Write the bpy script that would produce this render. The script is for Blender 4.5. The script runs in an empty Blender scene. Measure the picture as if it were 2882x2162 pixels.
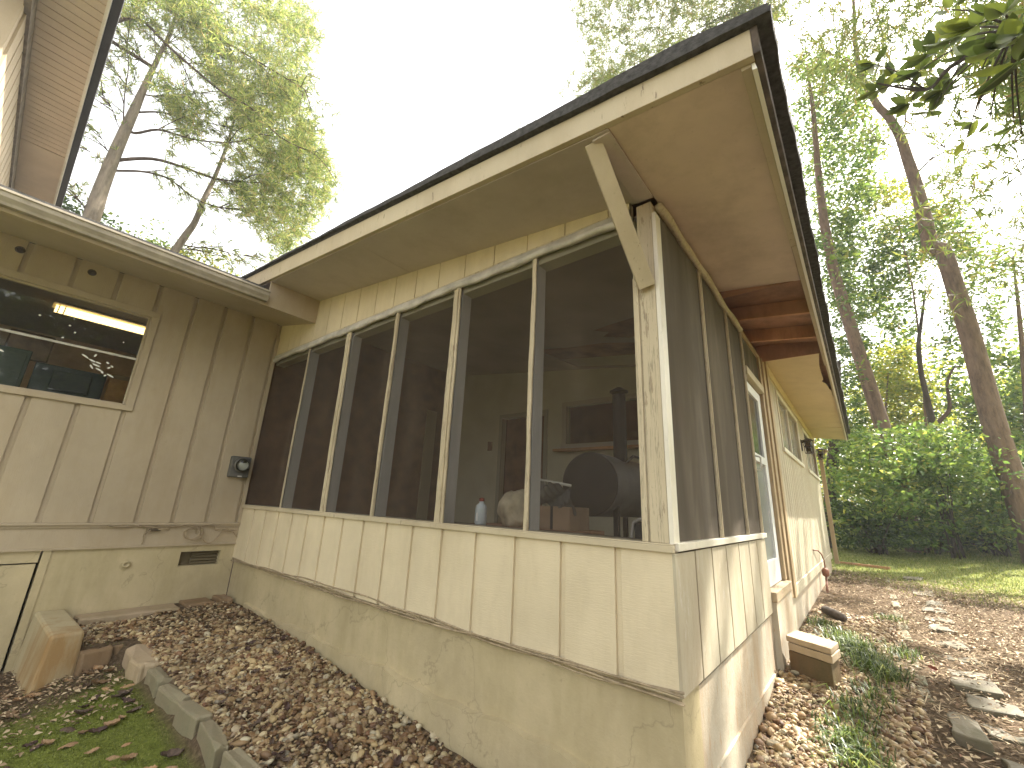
import bpy, bmesh, math, random
import numpy as np
from mathutils import Vector, Matrix

# ------------------------------------------------------------------ camera, sky, sun, exposure
SC = bpy.context.scene
COL = SC.collection
CAM = Vector((0.7509, -2.1898, 0.1534))
RX = Vector((0.778324797367778, 0.6262541353634664, 0.044902870092726276))      # image right
RD = Vector((-0.13930097837121252, 0.24197607232262072, -0.9602306065983008))   # image down
RF = Vector((-0.6122138084258065, 0.7411162785713689, 0.27557379122350334))     # view direction
FPX = 1182.228
camd = bpy.data.cameras.new('camera')
camd.sensor_width = 36.0
camd.lens = FPX / 2882 * 36
camd.clip_start = 0.02
camd.clip_end = 600
cam = bpy.data.objects.new('camera', camd)
COL.objects.link(cam)
M = Matrix(((RX.x, -RD.x, -RF.x), (RX.y, -RD.y, -RF.y), (RX.z, -RD.z, -RF.z))).to_4x4()
M.translation = CAM
cam.matrix_world = M
SC.camera = cam

SUN = Vector((0.29, 0.549, 0.784)).normalized()
W = bpy.data.worlds.new('World')
SC.world = W
W.use_nodes = True
wn = W.node_tree.nodes; wl = W.node_tree.links
bg = wn['Background']
sky = wn.new('ShaderNodeTexSky')
sky.sky_type = 'NISHITA'
sky.sun_disc = False
sky.sun_elevation = math.asin(SUN.z)
sky.sun_rotation = math.atan2(SUN.x, SUN.y)
sky.air_density = 1.6
sky.dust_density = 4.0
sky.ozone_density = 0.6
hs = wn.new('ShaderNodeHueSaturation')
hs.inputs['Saturation'].default_value = 0.22
hs.inputs['Value'].default_value = 1.0
wl.new(sky.outputs[0], hs.inputs['Color'])
tint = wn.new('ShaderNodeMix'); tint.data_type = 'RGBA'; tint.blend_type = 'MULTIPLY'
tint.inputs[0].default_value = 1.0
tint.inputs[7].default_value = (1.0, 0.975, 0.925, 1)
wl.new(hs.outputs[0], tint.inputs[6]); wl.new(tint.outputs[2], bg.inputs['Color'])
bg.inputs['Strength'].default_value = 0.15
sd = bpy.data.lights.new('sun', 'SUN')
sd.energy = 5.0
sd.angle = math.radians(0.55)
sd.color = (1.0, 0.945, 0.85)
so = bpy.data.objects.new('sun', sd)
so.rotation_euler = SUN.to_track_quat('Z', 'Y').to_euler()
so.location = (6, 12, 20)
COL.objects.link(so)
SC.view_settings.view_transform = 'Standard'
SC.view_settings.look = 'None'
SC.view_settings.gamma = 1.0
SC.view_settings.exposure = 2.05
SC.cycles.max_bounces = 10
SC.cycles.diffuse_bounces = 5
SC.cycles.transparent_max_bounces = 24

rnd = random.Random(7)
nr = np.random.default_rng(7)

def ray(px, py):
    v = RX * (px - 1441) + RD * (py - 1081) + RF * FPX
    return v.normalized()
def at(px, py, dist):
    """point of the place seen at that spot of the photograph, dist metres from the camera"""
    return CAM + ray(px, py) * dist

# ------------------------------------------------------------------ materials
def newmat(name):
    m = bpy.data.materials.new(name); m.use_nodes = True
    nt = m.node_tree
    return m, nt.nodes, nt.links, nt.nodes['Principled BSDF']
def ramp(n, stops, interp='LINEAR'):
    r = n.new('ShaderNodeValToRGB'); r.color_ramp.interpolation = interp
    e = r.color_ramp.elements
    while len(e) < len(stops): e.new(0.5)
    for i, (p, c) in enumerate(stops):
        e[i].position = p
        e[i].color = (*c, 1) if len(c) == 3 else c
    return r
def tex(n, l, kind, scale, vec=None, stretch=None, detail=4, rough=0.55, dist=0.0):
    t = n.new('ShaderNodeTexNoise' if kind == 'noise' else 'ShaderNodeTexVoronoi')
    t.inputs['Scale'].default_value = scale
    if kind == 'noise':
        t.inputs['Detail'].default_value = detail
        t.inputs['Roughness'].default_value = rough
        t.inputs['Distortion'].default_value = dist
    tc = n.new('ShaderNodeTexCoord')
    mp = n.new('ShaderNodeMapping')
    if stretch: mp.inputs['Scale'].default_value = stretch
    l.new(tc.outputs['Object'], mp.inputs['Vector'])
    l.new(mp.outputs[0], t.inputs['Vector'])
    return t
def mixc(n, l, fac, a, b, blend='MIX'):
    m = n.new('ShaderNodeMix'); m.data_type = 'RGBA'; m.blend_type = blend
    for s, v in ((m.inputs['Factor'], fac), (m.inputs['A'], a), (m.inputs['B'], b)):
        pass
    def put(sock, v):
        if hasattr(v, 'links'): l.new(v, sock)
        elif isinstance(v, (int, float)): sock.default_value = v
        else: sock.default_value = (*v, 1)
    put([i for i in m.inputs if i.name == 'Factor' and i.type == 'VALUE'][0], fac)
    put([i for i in m.inputs if i.name == 'A' and i.type == 'RGBA'][0], a)
    put([i for i in m.inputs if i.name == 'B' and i.type == 'RGBA'][0], b)
    return [o for o in m.outputs if o.type == 'RGBA'][0]
def bump(n, l, b, h, strength, dist=0.01):
    bp = n.new('ShaderNodeBump'); bp.inputs['Strength'].default_value = strength
    bp.inputs['Distance'].default_value = dist
    l.new(h, bp.inputs['Height']); l.new(bp.outputs[0], b.inputs['Normal'])
def paint(name, base, stain=(0.30, 0.22, 0.12), stain_amt=0.35, grain=(30, 30, 4), grain_s=0.25,
          crack=0.0, checks=0.0, peel=0.0, peel_col=(0.22, 0.17, 0.12), rough=0.62, peel_stretch=(6, 6, 1.2), vary=0.10):
    m, n, l, b = newmat(name)
    big = tex(n, l, 'noise', 1.1, detail=6, rough=0.65)
    r1 = ramp(n, [(0.30, tuple(c * (1 - vary) for c in base)), (0.70, tuple(min(1, c * (1 + vary)) for c in base))])
    l.new(big.outputs['Fac'], r1.inputs[0])
    st = tex(n, l, 'noise', 2.2, stretch=(1.3, 1.3, 0.35), detail=8, rough=0.7)
    r2 = ramp(n, [(0.44, (0, 0, 0)), (0.66, (stain_amt,) * 3)])
    l.new(st.outputs['Fac'], r2.inputs[0])
    c = mixc(n, l, r2.outputs[0], r1.outputs[0], stain)
    fl = tex(n, l, 'noise', 55, detail=3)
    r4 = ramp(n, [(0.66, (0, 0, 0)), (0.74, (0.35,) * 3)])
    l.new(fl.outputs['Fac'], r4.inputs[0])
    c = mixc(n, l, r4.outputs[0], c, tuple(x * 0.55 for x in base))
    if peel > 0:
        pl = tex(n, l, 'noise', 4.5, stretch=peel_stretch, detail=7, rough=0.7)
        r3 = ramp(n, [(0.64 - 0.16 * peel, (0, 0, 0)), (0.67 - 0.16 * peel, (1, 1, 1))])
        l.new(pl.outputs['Fac'], r3.inputs[0])
        c = mixc(n, l, r3.outputs[0], c, peel_col)
    if checks > 0:
        vc = tex(n, l, 'noise', 5, stretch=(9, 9, 0.35), detail=4, rough=0.6, dist=0.4)
        r7 = ramp(n, [(0.545, (0, 0, 0)), (0.56, (checks,) * 3), (0.572, (checks,) * 3), (0.585, (0, 0, 0))]); l.new(vc.outputs['Fac'], r7.inputs[0])
        c = mixc(n, l, r7.outputs[0], c, tuple(x * 0.30 for x in base))
    if crack > 0:
        wv = tex(n, l, 'noise', 2.0, detail=5)
        vo = n.new('ShaderNodeTexVoronoi'); vo.feature = 'DISTANCE_TO_EDGE'; vo.inputs['Scale'].default_value = 0.9
        va = n.new('ShaderNodeVectorMath'); va.operation = 'ADD'
        tc = n.new('ShaderNodeTexCoord'); l.new(tc.outputs['Object'], va.inputs[0]); l.new(wv.outputs['Color'], va.inputs[1]); l.new(va.outputs[0], vo.inputs['Vector'])
        r5 = ramp(n, [(0.0, (crack,) * 3), (0.006, (0, 0, 0))]); l.new(vo.outputs['Distance'], r5.inputs[0])
        c = mixc(n, l, r5.outputs[0], c, tuple(x * 0.35 for x in base))
        vt = tex(n, l, 'noise', 7.5, stretch=(1, 1, 0.5), detail=3, dist=2.5)
        r6 = ramp(n, [(0.675, (0, 0, 0)), (0.69, (crack * .6,) * 3), (0.70, (crack * .6,) * 3), (0.715, (0, 0, 0))]); l.new(vt.outputs['Fac'], r6.inputs[0])
        c = mixc(n, l, r6.outputs[0], c, tuple(x * 0.5 for x in base))
    l.new(c, b.inputs['Base Color'])
    b.inputs['Roughness'].default_value = rough
    b.inputs['Specular IOR Level'].default_value = 0.3
    gr = tex(n, l, 'noise', 6, stretch=grain, detail=6, rough=0.65)
    bump(n, l, b, gr.outputs['Fac'], grain_s, 0.006)
    return m
def plain(name, col, rough=0.5, metal=0.0, noise=0.0, nscale=20, bumps=0.0, spec=0.4):
    m, n, l, b = newmat(name)
    b.inputs['Roughness'].default_value = rough
    b.inputs['Metallic'].default_value = metal
    b.inputs['Specular IOR Level'].default_value = spec
    if noise:
        t = tex(n, l, 'noise', nscale, detail=6)
        r = ramp(n, [(0.3, tuple(max(0, c * (1 - noise)) for c in col)), (0.7, tuple(min(1, c * (1 + noise)) for c in col))])
        l.new(t.outputs['Fac'], r.inputs[0]); l.new(r.outputs[0], b.inputs['Base Color'])
        if bumps: bump(n, l, b, t.outputs['Fac'], bumps, 0.01)
    else:
        b.inputs['Base Color'].default_value = (*col, 1)
    return m
def islands(name, stops, rough=0.7, bumps=0.0, bscale=60, transl=0.0, spec=0.3, big=None):
    """colour differs from leaf to leaf / stone to stone"""
    m, n, l, b = newmat(name)
    g = n.new('ShaderNodeNewGeometry')
    r = ramp(n, stops)
    l.new(g.outputs['Random Per Island'], r.inputs[0])
    c = r.outputs[0]
    if big:
        t = tex(n, l, 'noise', big[0], detail=3)
        r2 = ramp(n, [(0.35, (big[1],) * 3), (0.65, (big[2],) * 3)])
        l.new(t.outputs['Fac'], r2.inputs[0])
        c = mixc(n, l, 1.0, c, r2.outputs[0], 'MULTIPLY')
    l.new(c, b.inputs['Base Color'])
    b.inputs['Roughness'].default_value = rough
    b.inputs['Specular IOR Level'].default_value = spec
    if bumps:
        t = tex(n, l, 'noise', bscale, detail=4)
        bump(n, l, b, t.outputs['Fac'], bumps, 0.006)
    if transl:
        tr = n.new('ShaderNodeBsdfTranslucent')
        hsv = n.new('ShaderNodeHueSaturation'); hsv.inputs['Value'].default_value = 1.9
        hsv.inputs['Hue'].default_value = 0.485; hsv.inputs['Saturation'].default_value = 1.05
        l.new(c, hsv.inputs['Color']); l.new(hsv.outputs[0], tr.inputs['Color'])
        mx = n.new('ShaderNodeMixShader'); mx.inputs[0].default_value = transl
        l.new(b.outputs[0], mx.inputs[1]); l.new(tr.outputs[0], mx.inputs[2])
        l.new(mx.outputs[0], n['Material Output'].inputs['Surface'])
    return m

CREAM = (0.64, 0.55, 0.385)
m_siding = paint('cream_siding_paint', CREAM, grain=(4, 4, 26), grain_s=0.35, stain_amt=0.30, stain=(0.36, 0.28, 0.16))
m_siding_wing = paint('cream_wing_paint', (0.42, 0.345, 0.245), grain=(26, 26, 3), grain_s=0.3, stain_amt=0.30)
m_siding_sun = paint('weathered_cream_siding', (0.45, 0.405, 0.30), grain=(14, 14, 2), grain_s=0.6, stain_amt=0.4, stain=(0.28, 0.18, 0.10), peel=0.25, peel_col=(0.50, 0.46, 0.38))
m_groove = paint('worn_shaded_groove', (0.27, 0.20, 0.13), stain=(0.2, 0.10, 0.06), stain_amt=0.6)  # worn paint, with the shade in the grooves put into the brown
m_trim = paint('cream_trim_paint', (0.50, 0.43, 0.30), stain_amt=0.3, peel=0.1)
m_peel = paint('peeling_cream_wood', (0.53, 0.455, 0.32), checks=0.55, stain_amt=0.4, peel=0.38, peel_col=(0.36, 0.29, 0.20), grain=(40, 40, 3), grain_s=0.7)
m_white = paint('white_metal_paint', (0.72, 0.68, 0.58), stain_amt=0.25, grain_s=0.05, rough=0.4)
m_found = paint('painted_foundation', (0.46, 0.385, 0.24), stain=(0.30, 0.25, 0.13), stain_amt=0.5, grain=(3, 3, 3), grain_s=0.5, vary=0.2, crack=0.38)
m_found_sun = paint('peeling_foundation', (0.45, 0.40, 0.31), stain=(0.36, 0.22, 0.11), stain_amt=0.55, grain=(5, 5, 4), grain_s=0.7, peel=0.45, peel_col=(0.42, 0.30, 0.19), vary=0.15)
m_soffit = paint('soffit_board', (0.60, 0.49, 0.40), stain=(0.30, 0.23, 0.16), stain_amt=0.35, grain=(1, 1, 1), grain_s=0.08, vary=0.12)
m_soffit_far = paint('yellowed_soffit_board', (0.60, 0.49, 0.30), stain=(0.40, 0.30, 0.16), stain_amt=0.2, grain=(1, 1, 1), grain_s=0.08)
m_soffit_grey = paint('greyed_soffit_board', (0.48, 0.415, 0.37), stain=(0.30, 0.24, 0.18), stain_amt=0.3, grain=(1, 1, 1), grain_s=0.08)
m_shingle = plain('dark_roofing', (0.055, 0.052, 0.050), 0.9, noise=0.5, nscale=30, bumps=0.6)
m_darkwood = plain('weathered_dark_fascia', (0.075, 0.058, 0.045), 0.85, noise=0.6, nscale=12, bumps=0.4)
m_rawwood = paint('bare_brown_wood', (0.50, 0.27, 0.14), stain=(0.28, 0.14, 0.07), stain_amt=0.8, grain=(3, 30, 30), grain_s=0.4, vary=0.3, peel=0.0)
m_rawwood_dark = paint('stained_roof_deck', (0.38, 0.21, 0.125), stain=(0.16, 0.085, 0.05), stain_amt=0.8, grain=(3, 30, 30), grain_s=0.4, vary=0.3)
m_tan = paint('tan_jamb_board', (0.40, 0.30, 0.18), stain_amt=0.5, stain=(0.24, 0.16, 0.09), grain_s=0.3)
m_grey_stud = paint('grey_stud_side', (0.50, 0.49, 0.47), stain=(0.2, 0.2, 0.2), stain_amt=0.4, grain=(30, 30, 2), grain_s=0.3)
m_gutter = plain('bronze_gutter', (0.30, 0.26, 0.20), 0.45, noise=0.2, nscale=8, spec=0.5)
m_alu = plain('dull_metal_strip', (0.50, 0.47, 0.43), 0.42, noise=0.25, nscale=9, bumps=0.3, spec=0.6)
m_vinyl = paint('vinyl_soffit', (0.60, 0.50, 0.38), stain_amt=0.15, grain_s=0.03)
m_greydirt = plain('grey_frieze_board', (0.20, 0.17, 0.14), 0.8, noise=0.3, nscale=10)
m_inwall = plain('porch_inner_wall', (0.52, 0.49, 0.36), 0.8, noise=0.08, nscale=3)
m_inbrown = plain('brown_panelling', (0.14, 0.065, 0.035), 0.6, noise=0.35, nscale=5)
m_ceil = plain('porch_ceiling_board', (0.36, 0.30, 0.25), 0.85, noise=0.12, nscale=2)
m_floor = plain('porch_floor', (0.14, 0.12, 0.10), 0.8, noise=0.3, nscale=4)
m_black = plain('black_paint', (0.018, 0.017, 0.018), 0.55, noise=0.2)
m_tank = plain('grey_tank_steel', (0.17, 0.165, 0.165), 0.5, noise=0.2, nscale=6, spec=0.5)
m_tank_dark = plain('dark_tank_steel', (0.014, 0.011, 0.010), 0.6, noise=0.3, nscale=8)  # near-black copy of the tank grey, for end and chimney
m_doorwhite = plain('white_storm_door', (0.68, 0.69, 0.68), 0.4, noise=0.05)
m_meter = plain('grey_meter_box', (0.10, 0.095, 0.085), 0.55, noise=0.25, nscale=15)
m_cable = plain('tan_cable_sheath', (0.32, 0.25, 0.16), 0.6, noise=0.3, nscale=20)
m_concrete = paint('rough_concrete', (0.42, 0.36, 0.23), stain=(0.28, 0.16, 0.055), stain_amt=0.85, grain=(5, 5, 5), grain_s=0.7, vary=0.15)
m_stone = paint('grey_edging_stone', (0.235, 0.20, 0.13), stain=(0.14, 0.16, 0.09), stain_amt=0.6, grain=(6, 6, 6), grain_s=1.0, vary=0.25)
m_brick = paint('dirty_brick', (0.24, 0.16, 0.09), stain=(0.13, 0.09, 0.05), stain_amt=0.6, grain=(6, 6, 6), grain_s=0.9, vary=0.25)
m_paver = paint('stepping_stone', (0.14, 0.118, 0.08), stain=(0.08, 0.075, 0.035), stain_amt=0.6, grain=(5, 5, 5), grain_s=0.7, vary=0.22)
m_block = paint('stacked_paver', (0.40, 0.31, 0.21), stain=(0.25, 0.20, 0.10), stain_amt=0.5, grain=(6, 6, 6), grain_s=0.7, vary=0.15)
m_shaded_mossblock = paint('shaded_mossy_block', (0.15, 0.095, 0.045), stain=(0.06, 0.06, 0.025), stain_amt=0.7, grain=(6, 6, 6), grain_s=0.7, vary=0.25)  # dark brown also holds the shadow at the foot of the stack
m_copper = plain('rusty_pipe', (0.22, 0.09, 0.05), 0.55, noise=0.3, nscale=20)
m_rust = plain('dark_lamp_metal', (0.05, 0.03, 0.022), 0.6, noise=0.3)

def glass_mat(name, tint=(0.9, 0.95, 0.93), rough=0.02):
    m, n, l, b = newmat(name)
    tr = n.new('ShaderNodeBsdfTransparent'); tr.inputs[0].default_value = (*tint, 1)
    gl = n.new('ShaderNodeBsdfGlossy'); gl.inputs['Roughness'].default_value = rough
    fr = n.new('ShaderNodeFresnel'); fr.inputs['IOR'].default_value = 1.5
    mx = n.new('ShaderNodeMixShader')
    l.new(fr.outputs[0], mx.inputs[0]); l.new(tr.outputs[0], mx.inputs[1]); l.new(gl.outputs[0], mx.inputs[2])
    l.new(mx.outputs[0], n['Material Output'].inputs['Surface'])
    return m
m_glass = glass_mat('window_glass')
def screen_mat(name, col, base, extra):
    """woven insect mesh: the threads cover more of the view the more slantwise it is seen"""
    m, n, l, b = newmat(name)
    t = tex(n, l, 'noise', 3.5, stretch=(1, 1, 0.16), detail=6, dist=0.6)
    r = ramp(n, [(0.3, tuple(c * 0.8 for c in col)), (0.55, col), (0.75, tuple(c * 1.5 for c in col))])
    l.new(t.outputs['Fac'], r.inputs[0])
    d = n.new('ShaderNodeBsdfDiffuse'); l.new(r.outputs[0], d.inputs[0])
    tr = n.new('ShaderNodeBsdfTransparent')
    lw = n.new('ShaderNodeLayerWeight'); lw.inputs[0].default_value = 0.35
    mr = n.new('ShaderNodeMapRange'); mr.inputs[3].default_value = base; mr.inputs[4].default_value = extra
    l.new(lw.outputs['Facing'], mr.inputs[0])
    mx = n.new('ShaderNodeMixShader')
    l.new(mr.outputs[0], mx.inputs[0]); l.new(tr.outputs[0], mx.inputs[1]); l.new(d.outputs[0], mx.inputs[2])
    l.new(mx.outputs[0], n['Material Output'].inputs['Surface'])
    return m
m_screen = screen_mat('insect_screen', (0.085, 0.067, 0.051), 0.30, 0.84)
m_screen_side = screen_mat('skylit_insect_screen', (0.135, 0.115, 0.092), 0.66, 0.98)  # paler, denser copy; skylight on the side screens is put into the colour

def emit(name, col, s):
    m, n, l, b = newmat(name)
    b.inputs['Emission Color'].default_value = (*col, 1); b.inputs['Emission Strength'].default_value = s
    b.inputs['Base Color'].default_value = (0.8, 0.75, 0.6, 1)
    return m
m_tube = emit('lit_fluorescent_tube', (1.0, 0.66, 0.26), 1.1)

# ------------------------------------------------------------------ mesh helpers
class MB:
    def __init__(s): s.v = []; s.f = []
    def add(s, vs, fs):
        o = len(s.v); s.v += [tuple(v) for v in vs]; s.f += [tuple(i + o for i in f) for f in fs]; return s
    def box(s, x0, x1, y0, y1, z0, z1):
        s.add([(x0, y0, z0), (x1, y0, z0), (x1, y1, z0), (x0, y1, z0), (x0, y0, z1), (x1, y0, z1), (x1, y1, z1), (x0, y1, z1)],
              [(0, 3, 2, 1), (4, 5, 6, 7), (0, 1, 5, 4), (1, 2, 6, 5), (2, 3, 7, 6), (3, 0, 4, 7)])
        return s
    def hexa(s, b4, t4):
        s.add(list(b4) + list(t4), [(0, 3, 2, 1), (4, 5, 6, 7), (0, 1, 5, 4), (1, 2, 6, 5), (2, 3, 7, 6), (3, 0, 4, 7)])
        return s
    def prism(s, poly, axis, a, b):
        """poly of 2-D points in the other two axes, extruded along axis from a to b"""
        def P(p, t):
            return {0: (t, p[0], p[1]), 1: (p[0], t, p[1]), 2: (p[0], p[1], t)}[axis]
        k = len(poly)
        vs = [P(p, a) for p in poly] + [P(p, b) for p in poly]
        fs = [tuple(range(k - 1, -1, -1)), tuple(range(k, 2 * k))] + [(i, (i + 1) % k, k + (i + 1) % k, k + i) for i in range(k)]
        s.add(vs, fs); return s
    def beam(s, p, q, w, h, up=(0, 0, 1)):
        p = Vector(p); q = Vector(q); d = (q - p).normalized(); up = Vector(up)
        side = d.cross(up).normalized(); u = side.cross(d).normalized()
        a = side * w / 2; b = u * h / 2
        s.hexa([p - a - b, p + a - b, p + a + b, p - a + b], [q - a - b, q + a - b, q + a + b, q - a + b]); return s
    def tube(s, pts, radii, seg=8, cap=True):
        pts = [Vector(p) for p in pts]
        if not hasattr(radii, '__len__'): radii = [radii] * len(pts)
        o = len(s.v); ref = None
        for i, p in enumerate(pts):
            d = (pts[min(i + 1, len(pts) - 1)] - pts[max(i - 1, 0)])
            d = d.normalized() if d.length > 1e-9 else Vector((0, 0, 1))
            if ref is None:
                ref = d.orthogonal().normalized()
            ref = (ref - d * ref.dot(d))
            ref = ref.normalized() if ref.length > 1e-6 else d.orthogonal().normalized()
            bi = d.cross(ref)
            for k in range(seg):
                a = 2 * math.pi * k / seg
                s.v.append(tuple(p + (ref * math.cos(a) + bi * math.sin(a)) * radii[i]))
        for i in range(len(pts) - 1):
            for k in range(seg):
                s.f.append((o + i * seg + k, o + i * seg + (k + 1) % seg, o + (i + 1) * seg + (k + 1) % seg, o + (i + 1) * seg + k))
        if cap:
            s.f.append(tuple(o + k for k in range(seg - 1, -1, -1)))
            e = o + (len(pts) - 1) * seg
            s.f.append(tuple(e + k for k in range(seg)))
        return s
    def lathe(s, prof, base, axis=(0, 0, 1), seg=24):
        """prof: list of (radius, height along axis)"""
        ax = Vector(axis).normalized(); r = ax.orthogonal().normalized(); b = ax.cross(r); base = Vector(base)
        o = len(s.v)
        for rad, h in prof:
            for k in range(seg):
                a = 2 * math.pi * k / seg
                s.v.append(tuple(base + ax * h + (r * math.cos(a) + b * math.sin(a)) * max(rad, 1e-4)))
        for i in range(len(prof) - 1):
            for k in range(seg):
                s.f.append((o + i * seg + k, o + i * seg + (k + 1) % seg, o + (i + 1) * seg + (k + 1) % seg, o + (i + 1) * seg + k))
        s.f.append(tuple(o + k for k in range(seg - 1, -1, -1)))
        e = o + (len(prof) - 1) * seg
        s.f.append(tuple(e + k for k in range(seg)))
        return s
    def build(s, name, mat, parent=None, label=None, smooth=False, bevel=0.0, origin=None, jitter=0.0, angle=False):
        og = Vector(origin) if origin is not None else (Vector(parent['_o']) if parent is not None else Vector((0, 0, 0)))
        me = bpy.data.meshes.new(name)
        vs = [(v[0] - og.x, v[1] - og.y, v[2] - og.z) for v in s.v]
        if jitter: vs = [tuple(c + rnd.uniform(-jitter, jitter) for c in v) for v in vs]
        me.from_pydata(vs, [], s.f)
        me.validate()
        bm = bmesh.new(); bm.from_mesh(me); bmesh.ops.recalc_face_normals(bm, faces=bm.faces); bm.to_mesh(me); bm.free()
        if smooth: me.polygons.foreach_set('use_smooth', [True] * len(me.polygons))
        me.materials.append(mat)
        o = bpy.data.objects.new(name, me); COL.objects.link(o)
        if parent is not None:
            o.parent = parent
            o['_o'] = tuple(og)
        else:
            o.location = og; o['_o'] = tuple(og)
        if bevel:
            md = o.modifiers.new('bevel', 'BEVEL'); md.width = bevel; md.segments = 2; md.limit_method = 'ANGLE'; md.angle_limit = math.radians(40)
        if label: o['label'] = label
        return o
def tag(o, label=None, cat=None, group=None, kind=None):
    if label: o['label'] = label
    if cat: o['category'] = cat
    if group: o['group'] = group
    if kind: o['kind'] = kind
    return o
def thing(name, label, cat, loc, group=None):
    o = bpy.data.objects.new(name, None); COL.objects.link(o)
    o.empty_display_size = 0.1
    o.location = loc; o['_o'] = tuple(loc)
    return tag(o, label, cat, group)
def np_mesh(name, V, F, mat, origin=(0, 0, 0), parent=None, smooth=False):
    """V (n,3), F (m,k) numpy arrays"""
    me = bpy.data.meshes.new(name)
    V = np.asarray(V, dtype=np.float32) - np.asarray(origin, dtype=np.float32)
    F = np.asarray(F, dtype=np.int32); k = F.shape[1]
    me.vertices.add(len(V)); me.vertices.foreach_set('co', V.ravel())
    me.loops.add(F.size); me.loops.foreach_set('vertex_index', F.ravel())
    me.polygons.add(len(F)); me.polygons.foreach_set('loop_start', np.arange(0, F.size, k, dtype=np.int32))
    me.polygons.foreach_set('loop_total', np.full(len(F), k, dtype=np.int32))
    if smooth: me.polygons.foreach_set('use_smooth', np.ones(len(F), dtype=bool))
    me.update(calc_edges=True)
    me.materials.append(mat)
    o = bpy.data.objects.new(name, me); COL.objects.link(o)
    if parent is not None: o.parent = parent
    else: o.location = origin
    o['_o'] = tuple(float(c) for c in origin)
    return o

# ------------------------------------------------------------------ ground
GY = [-30, -5, 0.8, 2.3, 4, 9.6, 12, 18, 30, 60, 200]
GZ = [-1.3, -1.3, -1.26, -1.08, -1.03, -0.97, -0.86, -0.6, -0.4, 0.2, 1.0]
def ground_right(y): return np.interp(y, GY, GZ)
EDGE_Y = -0.985      # line of the edging stones across the court
def ground_z(x, y):
    x = np.asarray(x, float); y = np.asarray(y, float)
    zr = ground_right(y)
    # raised gravel bed along the porch: falls from the inner corner towards the right
    bed = np.interp(x, [-5.4, -3.9, -2.5, -1.7, -1.0, -0.2, 0.4], [-1.06, -1.08, -1.18, -1.235, -1.30, -1.33, -1.27])
    bedE = np.interp(x, [-5.4, -4.5, -4.2, -3, -2, -1, 0.4], [-1.10, -1.13, -1.165, -1.185, -1.215, -1.27, -1.27])
    q = np.clip((y - EDGE_Y) / 0.55, 0, 1); bed = bedE * (1 - q) + bed * q
    moss = np.interp(y, [-6, -2.2, -1.62, -1.45, -1.1, -1.0], [-1.46, -1.46, -1.405, -1.335, -1.275, -1.265]) + np.interp(x, [-5.4, -4.6, -4.2, -1.5, 0.5], [-0.06, -0.04, 0, -0.05, -0.02])
    edge = EDGE_Y - 0.08 - 0.36 * np.clip((-4.36 - x) / 0.08, 0, 1)
    t = np.clip((y - edge) / 0.10, 0, 1); t = t * t * (3 - 2 * t)
    court = moss * (1 - t) + bed * t
    court = moss * (1 - t) + bed * t
    s = np.clip((x - 0.0) / 0.5, 0, 1); s = s * s * (3 - 2 * s)
    s2 = np.clip((y - 0.0) / 0.3, 0, 1)
    s = np.maximum(s, s2)
    z = court * (1 - s) + zr * s
    return z
def axis_pts(segs):
    out = []
    for a, b, st in segs:
        out += list(np.arange(a, b, st))
    return np.array(out + [segs[-1][1]])
gx = axis_pts([(-200, -20, 15), (-20, -6, 1.0), (-6, 1.8, 0.045), (1.8, 6, 0.25), (6, 20, 1.0), (20, 200, 15)])
gy = axis_pts([(-60, -6, 4), (-6, -2.2, 0.3), (-2.2, 0.2, 0.04), (0.2, 6, 0.09), (6, 14, 0.25), (14, 40, 1), (40, 200, 10)])
GXX, GYY = np.meshgrid(gx, gy)
ZZ = ground_z(GXX, GYY)
def lumps(X, Y, sc, seed):
    r = np.random.default_rng(seed); out = np.zeros_like(X)
    for _ in range(10):
        a = r.uniform(0, 6.283); k = sc * r.uniform(0.6, 1.8); ph = r.uniform(0, 6.283)
        out += np.sin((X * math.cos(a) + Y * math.sin(a)) * k + ph)
    return out / 10
fine = ((GXX > -6) & (GXX < 3) & (GYY > -3) & (GYY < 14))
ZZ = ZZ + np.where(fine, 0.012 * lumps(GXX, GYY, 9, 1) + 0.010 * lumps(GXX, GYY, 22, 2), 0.05 * lumps(GXX, GYY, 1.2, 3))
nyy, nxx = GXX.shape
idx = np.arange(nyy * nxx).reshape(nyy, nxx)
Fg = np.stack([idx[:-1, :-1], idx[:-1, 1:], idx[1:, 1:], idx[1:, :-1]], -1).reshape(-1, 4)
Vg = np.stack([GXX, GYY, ZZ], -1).reshape(-1, 3)
mg, n, l, b = newmat('ground_soil_moss_and_lawn')
geo = n.new('ShaderNodeNewGeometry')
sep = n.new('ShaderNodeSeparateXYZ'); l.new(geo.outputs['Position'], sep.inputs[0])
def mth(op, a, bb, cl=False):
    m = n.new('ShaderNodeMath'); m.operation = op; m.use_clamp = cl
    for i, v in enumerate((a, bb)):
        if hasattr(v, 'links'): l.new(v, m.inputs[i])
        else: m.inputs[i].default_value = v
    return m.outputs[0]
nz = tex(n, l, 'noise', 2.3, detail=6, rough=0.65)
nf = tex(n, l, 'noise', 38, detail=6, rough=0.7)
soil = ramp(n, [(0.25, (0.036, 0.025, 0.016)), (0.5, (0.10, 0.070, 0.043)), (0.75, (0.20, 0.15, 0.095))]); l.new(nf.outputs['Fac'], soil.inputs[0])
mossr = ramp(n, [(0.25, (0.065, 0.072, 0.018)), (0.55, (0.14, 0.165, 0.03)), (0.8, (0.22, 0.24, 0.06))]); l.new(nf.outputs['Fac'], mossr.inputs[0])
lawnr = ramp(n, [(0.25, (0.08, 0.10, 0.025)), (0.55, (0.17, 0.19, 0.05)), (0.8, (0.30, 0.29, 0.11))]); l.new(nf.outputs['Fac'], lawnr.inputs[0])
wob = mth('MULTIPLY', mth('SUBTRACT', nz.outputs['Fac'], 0.5), 1.6)
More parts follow.
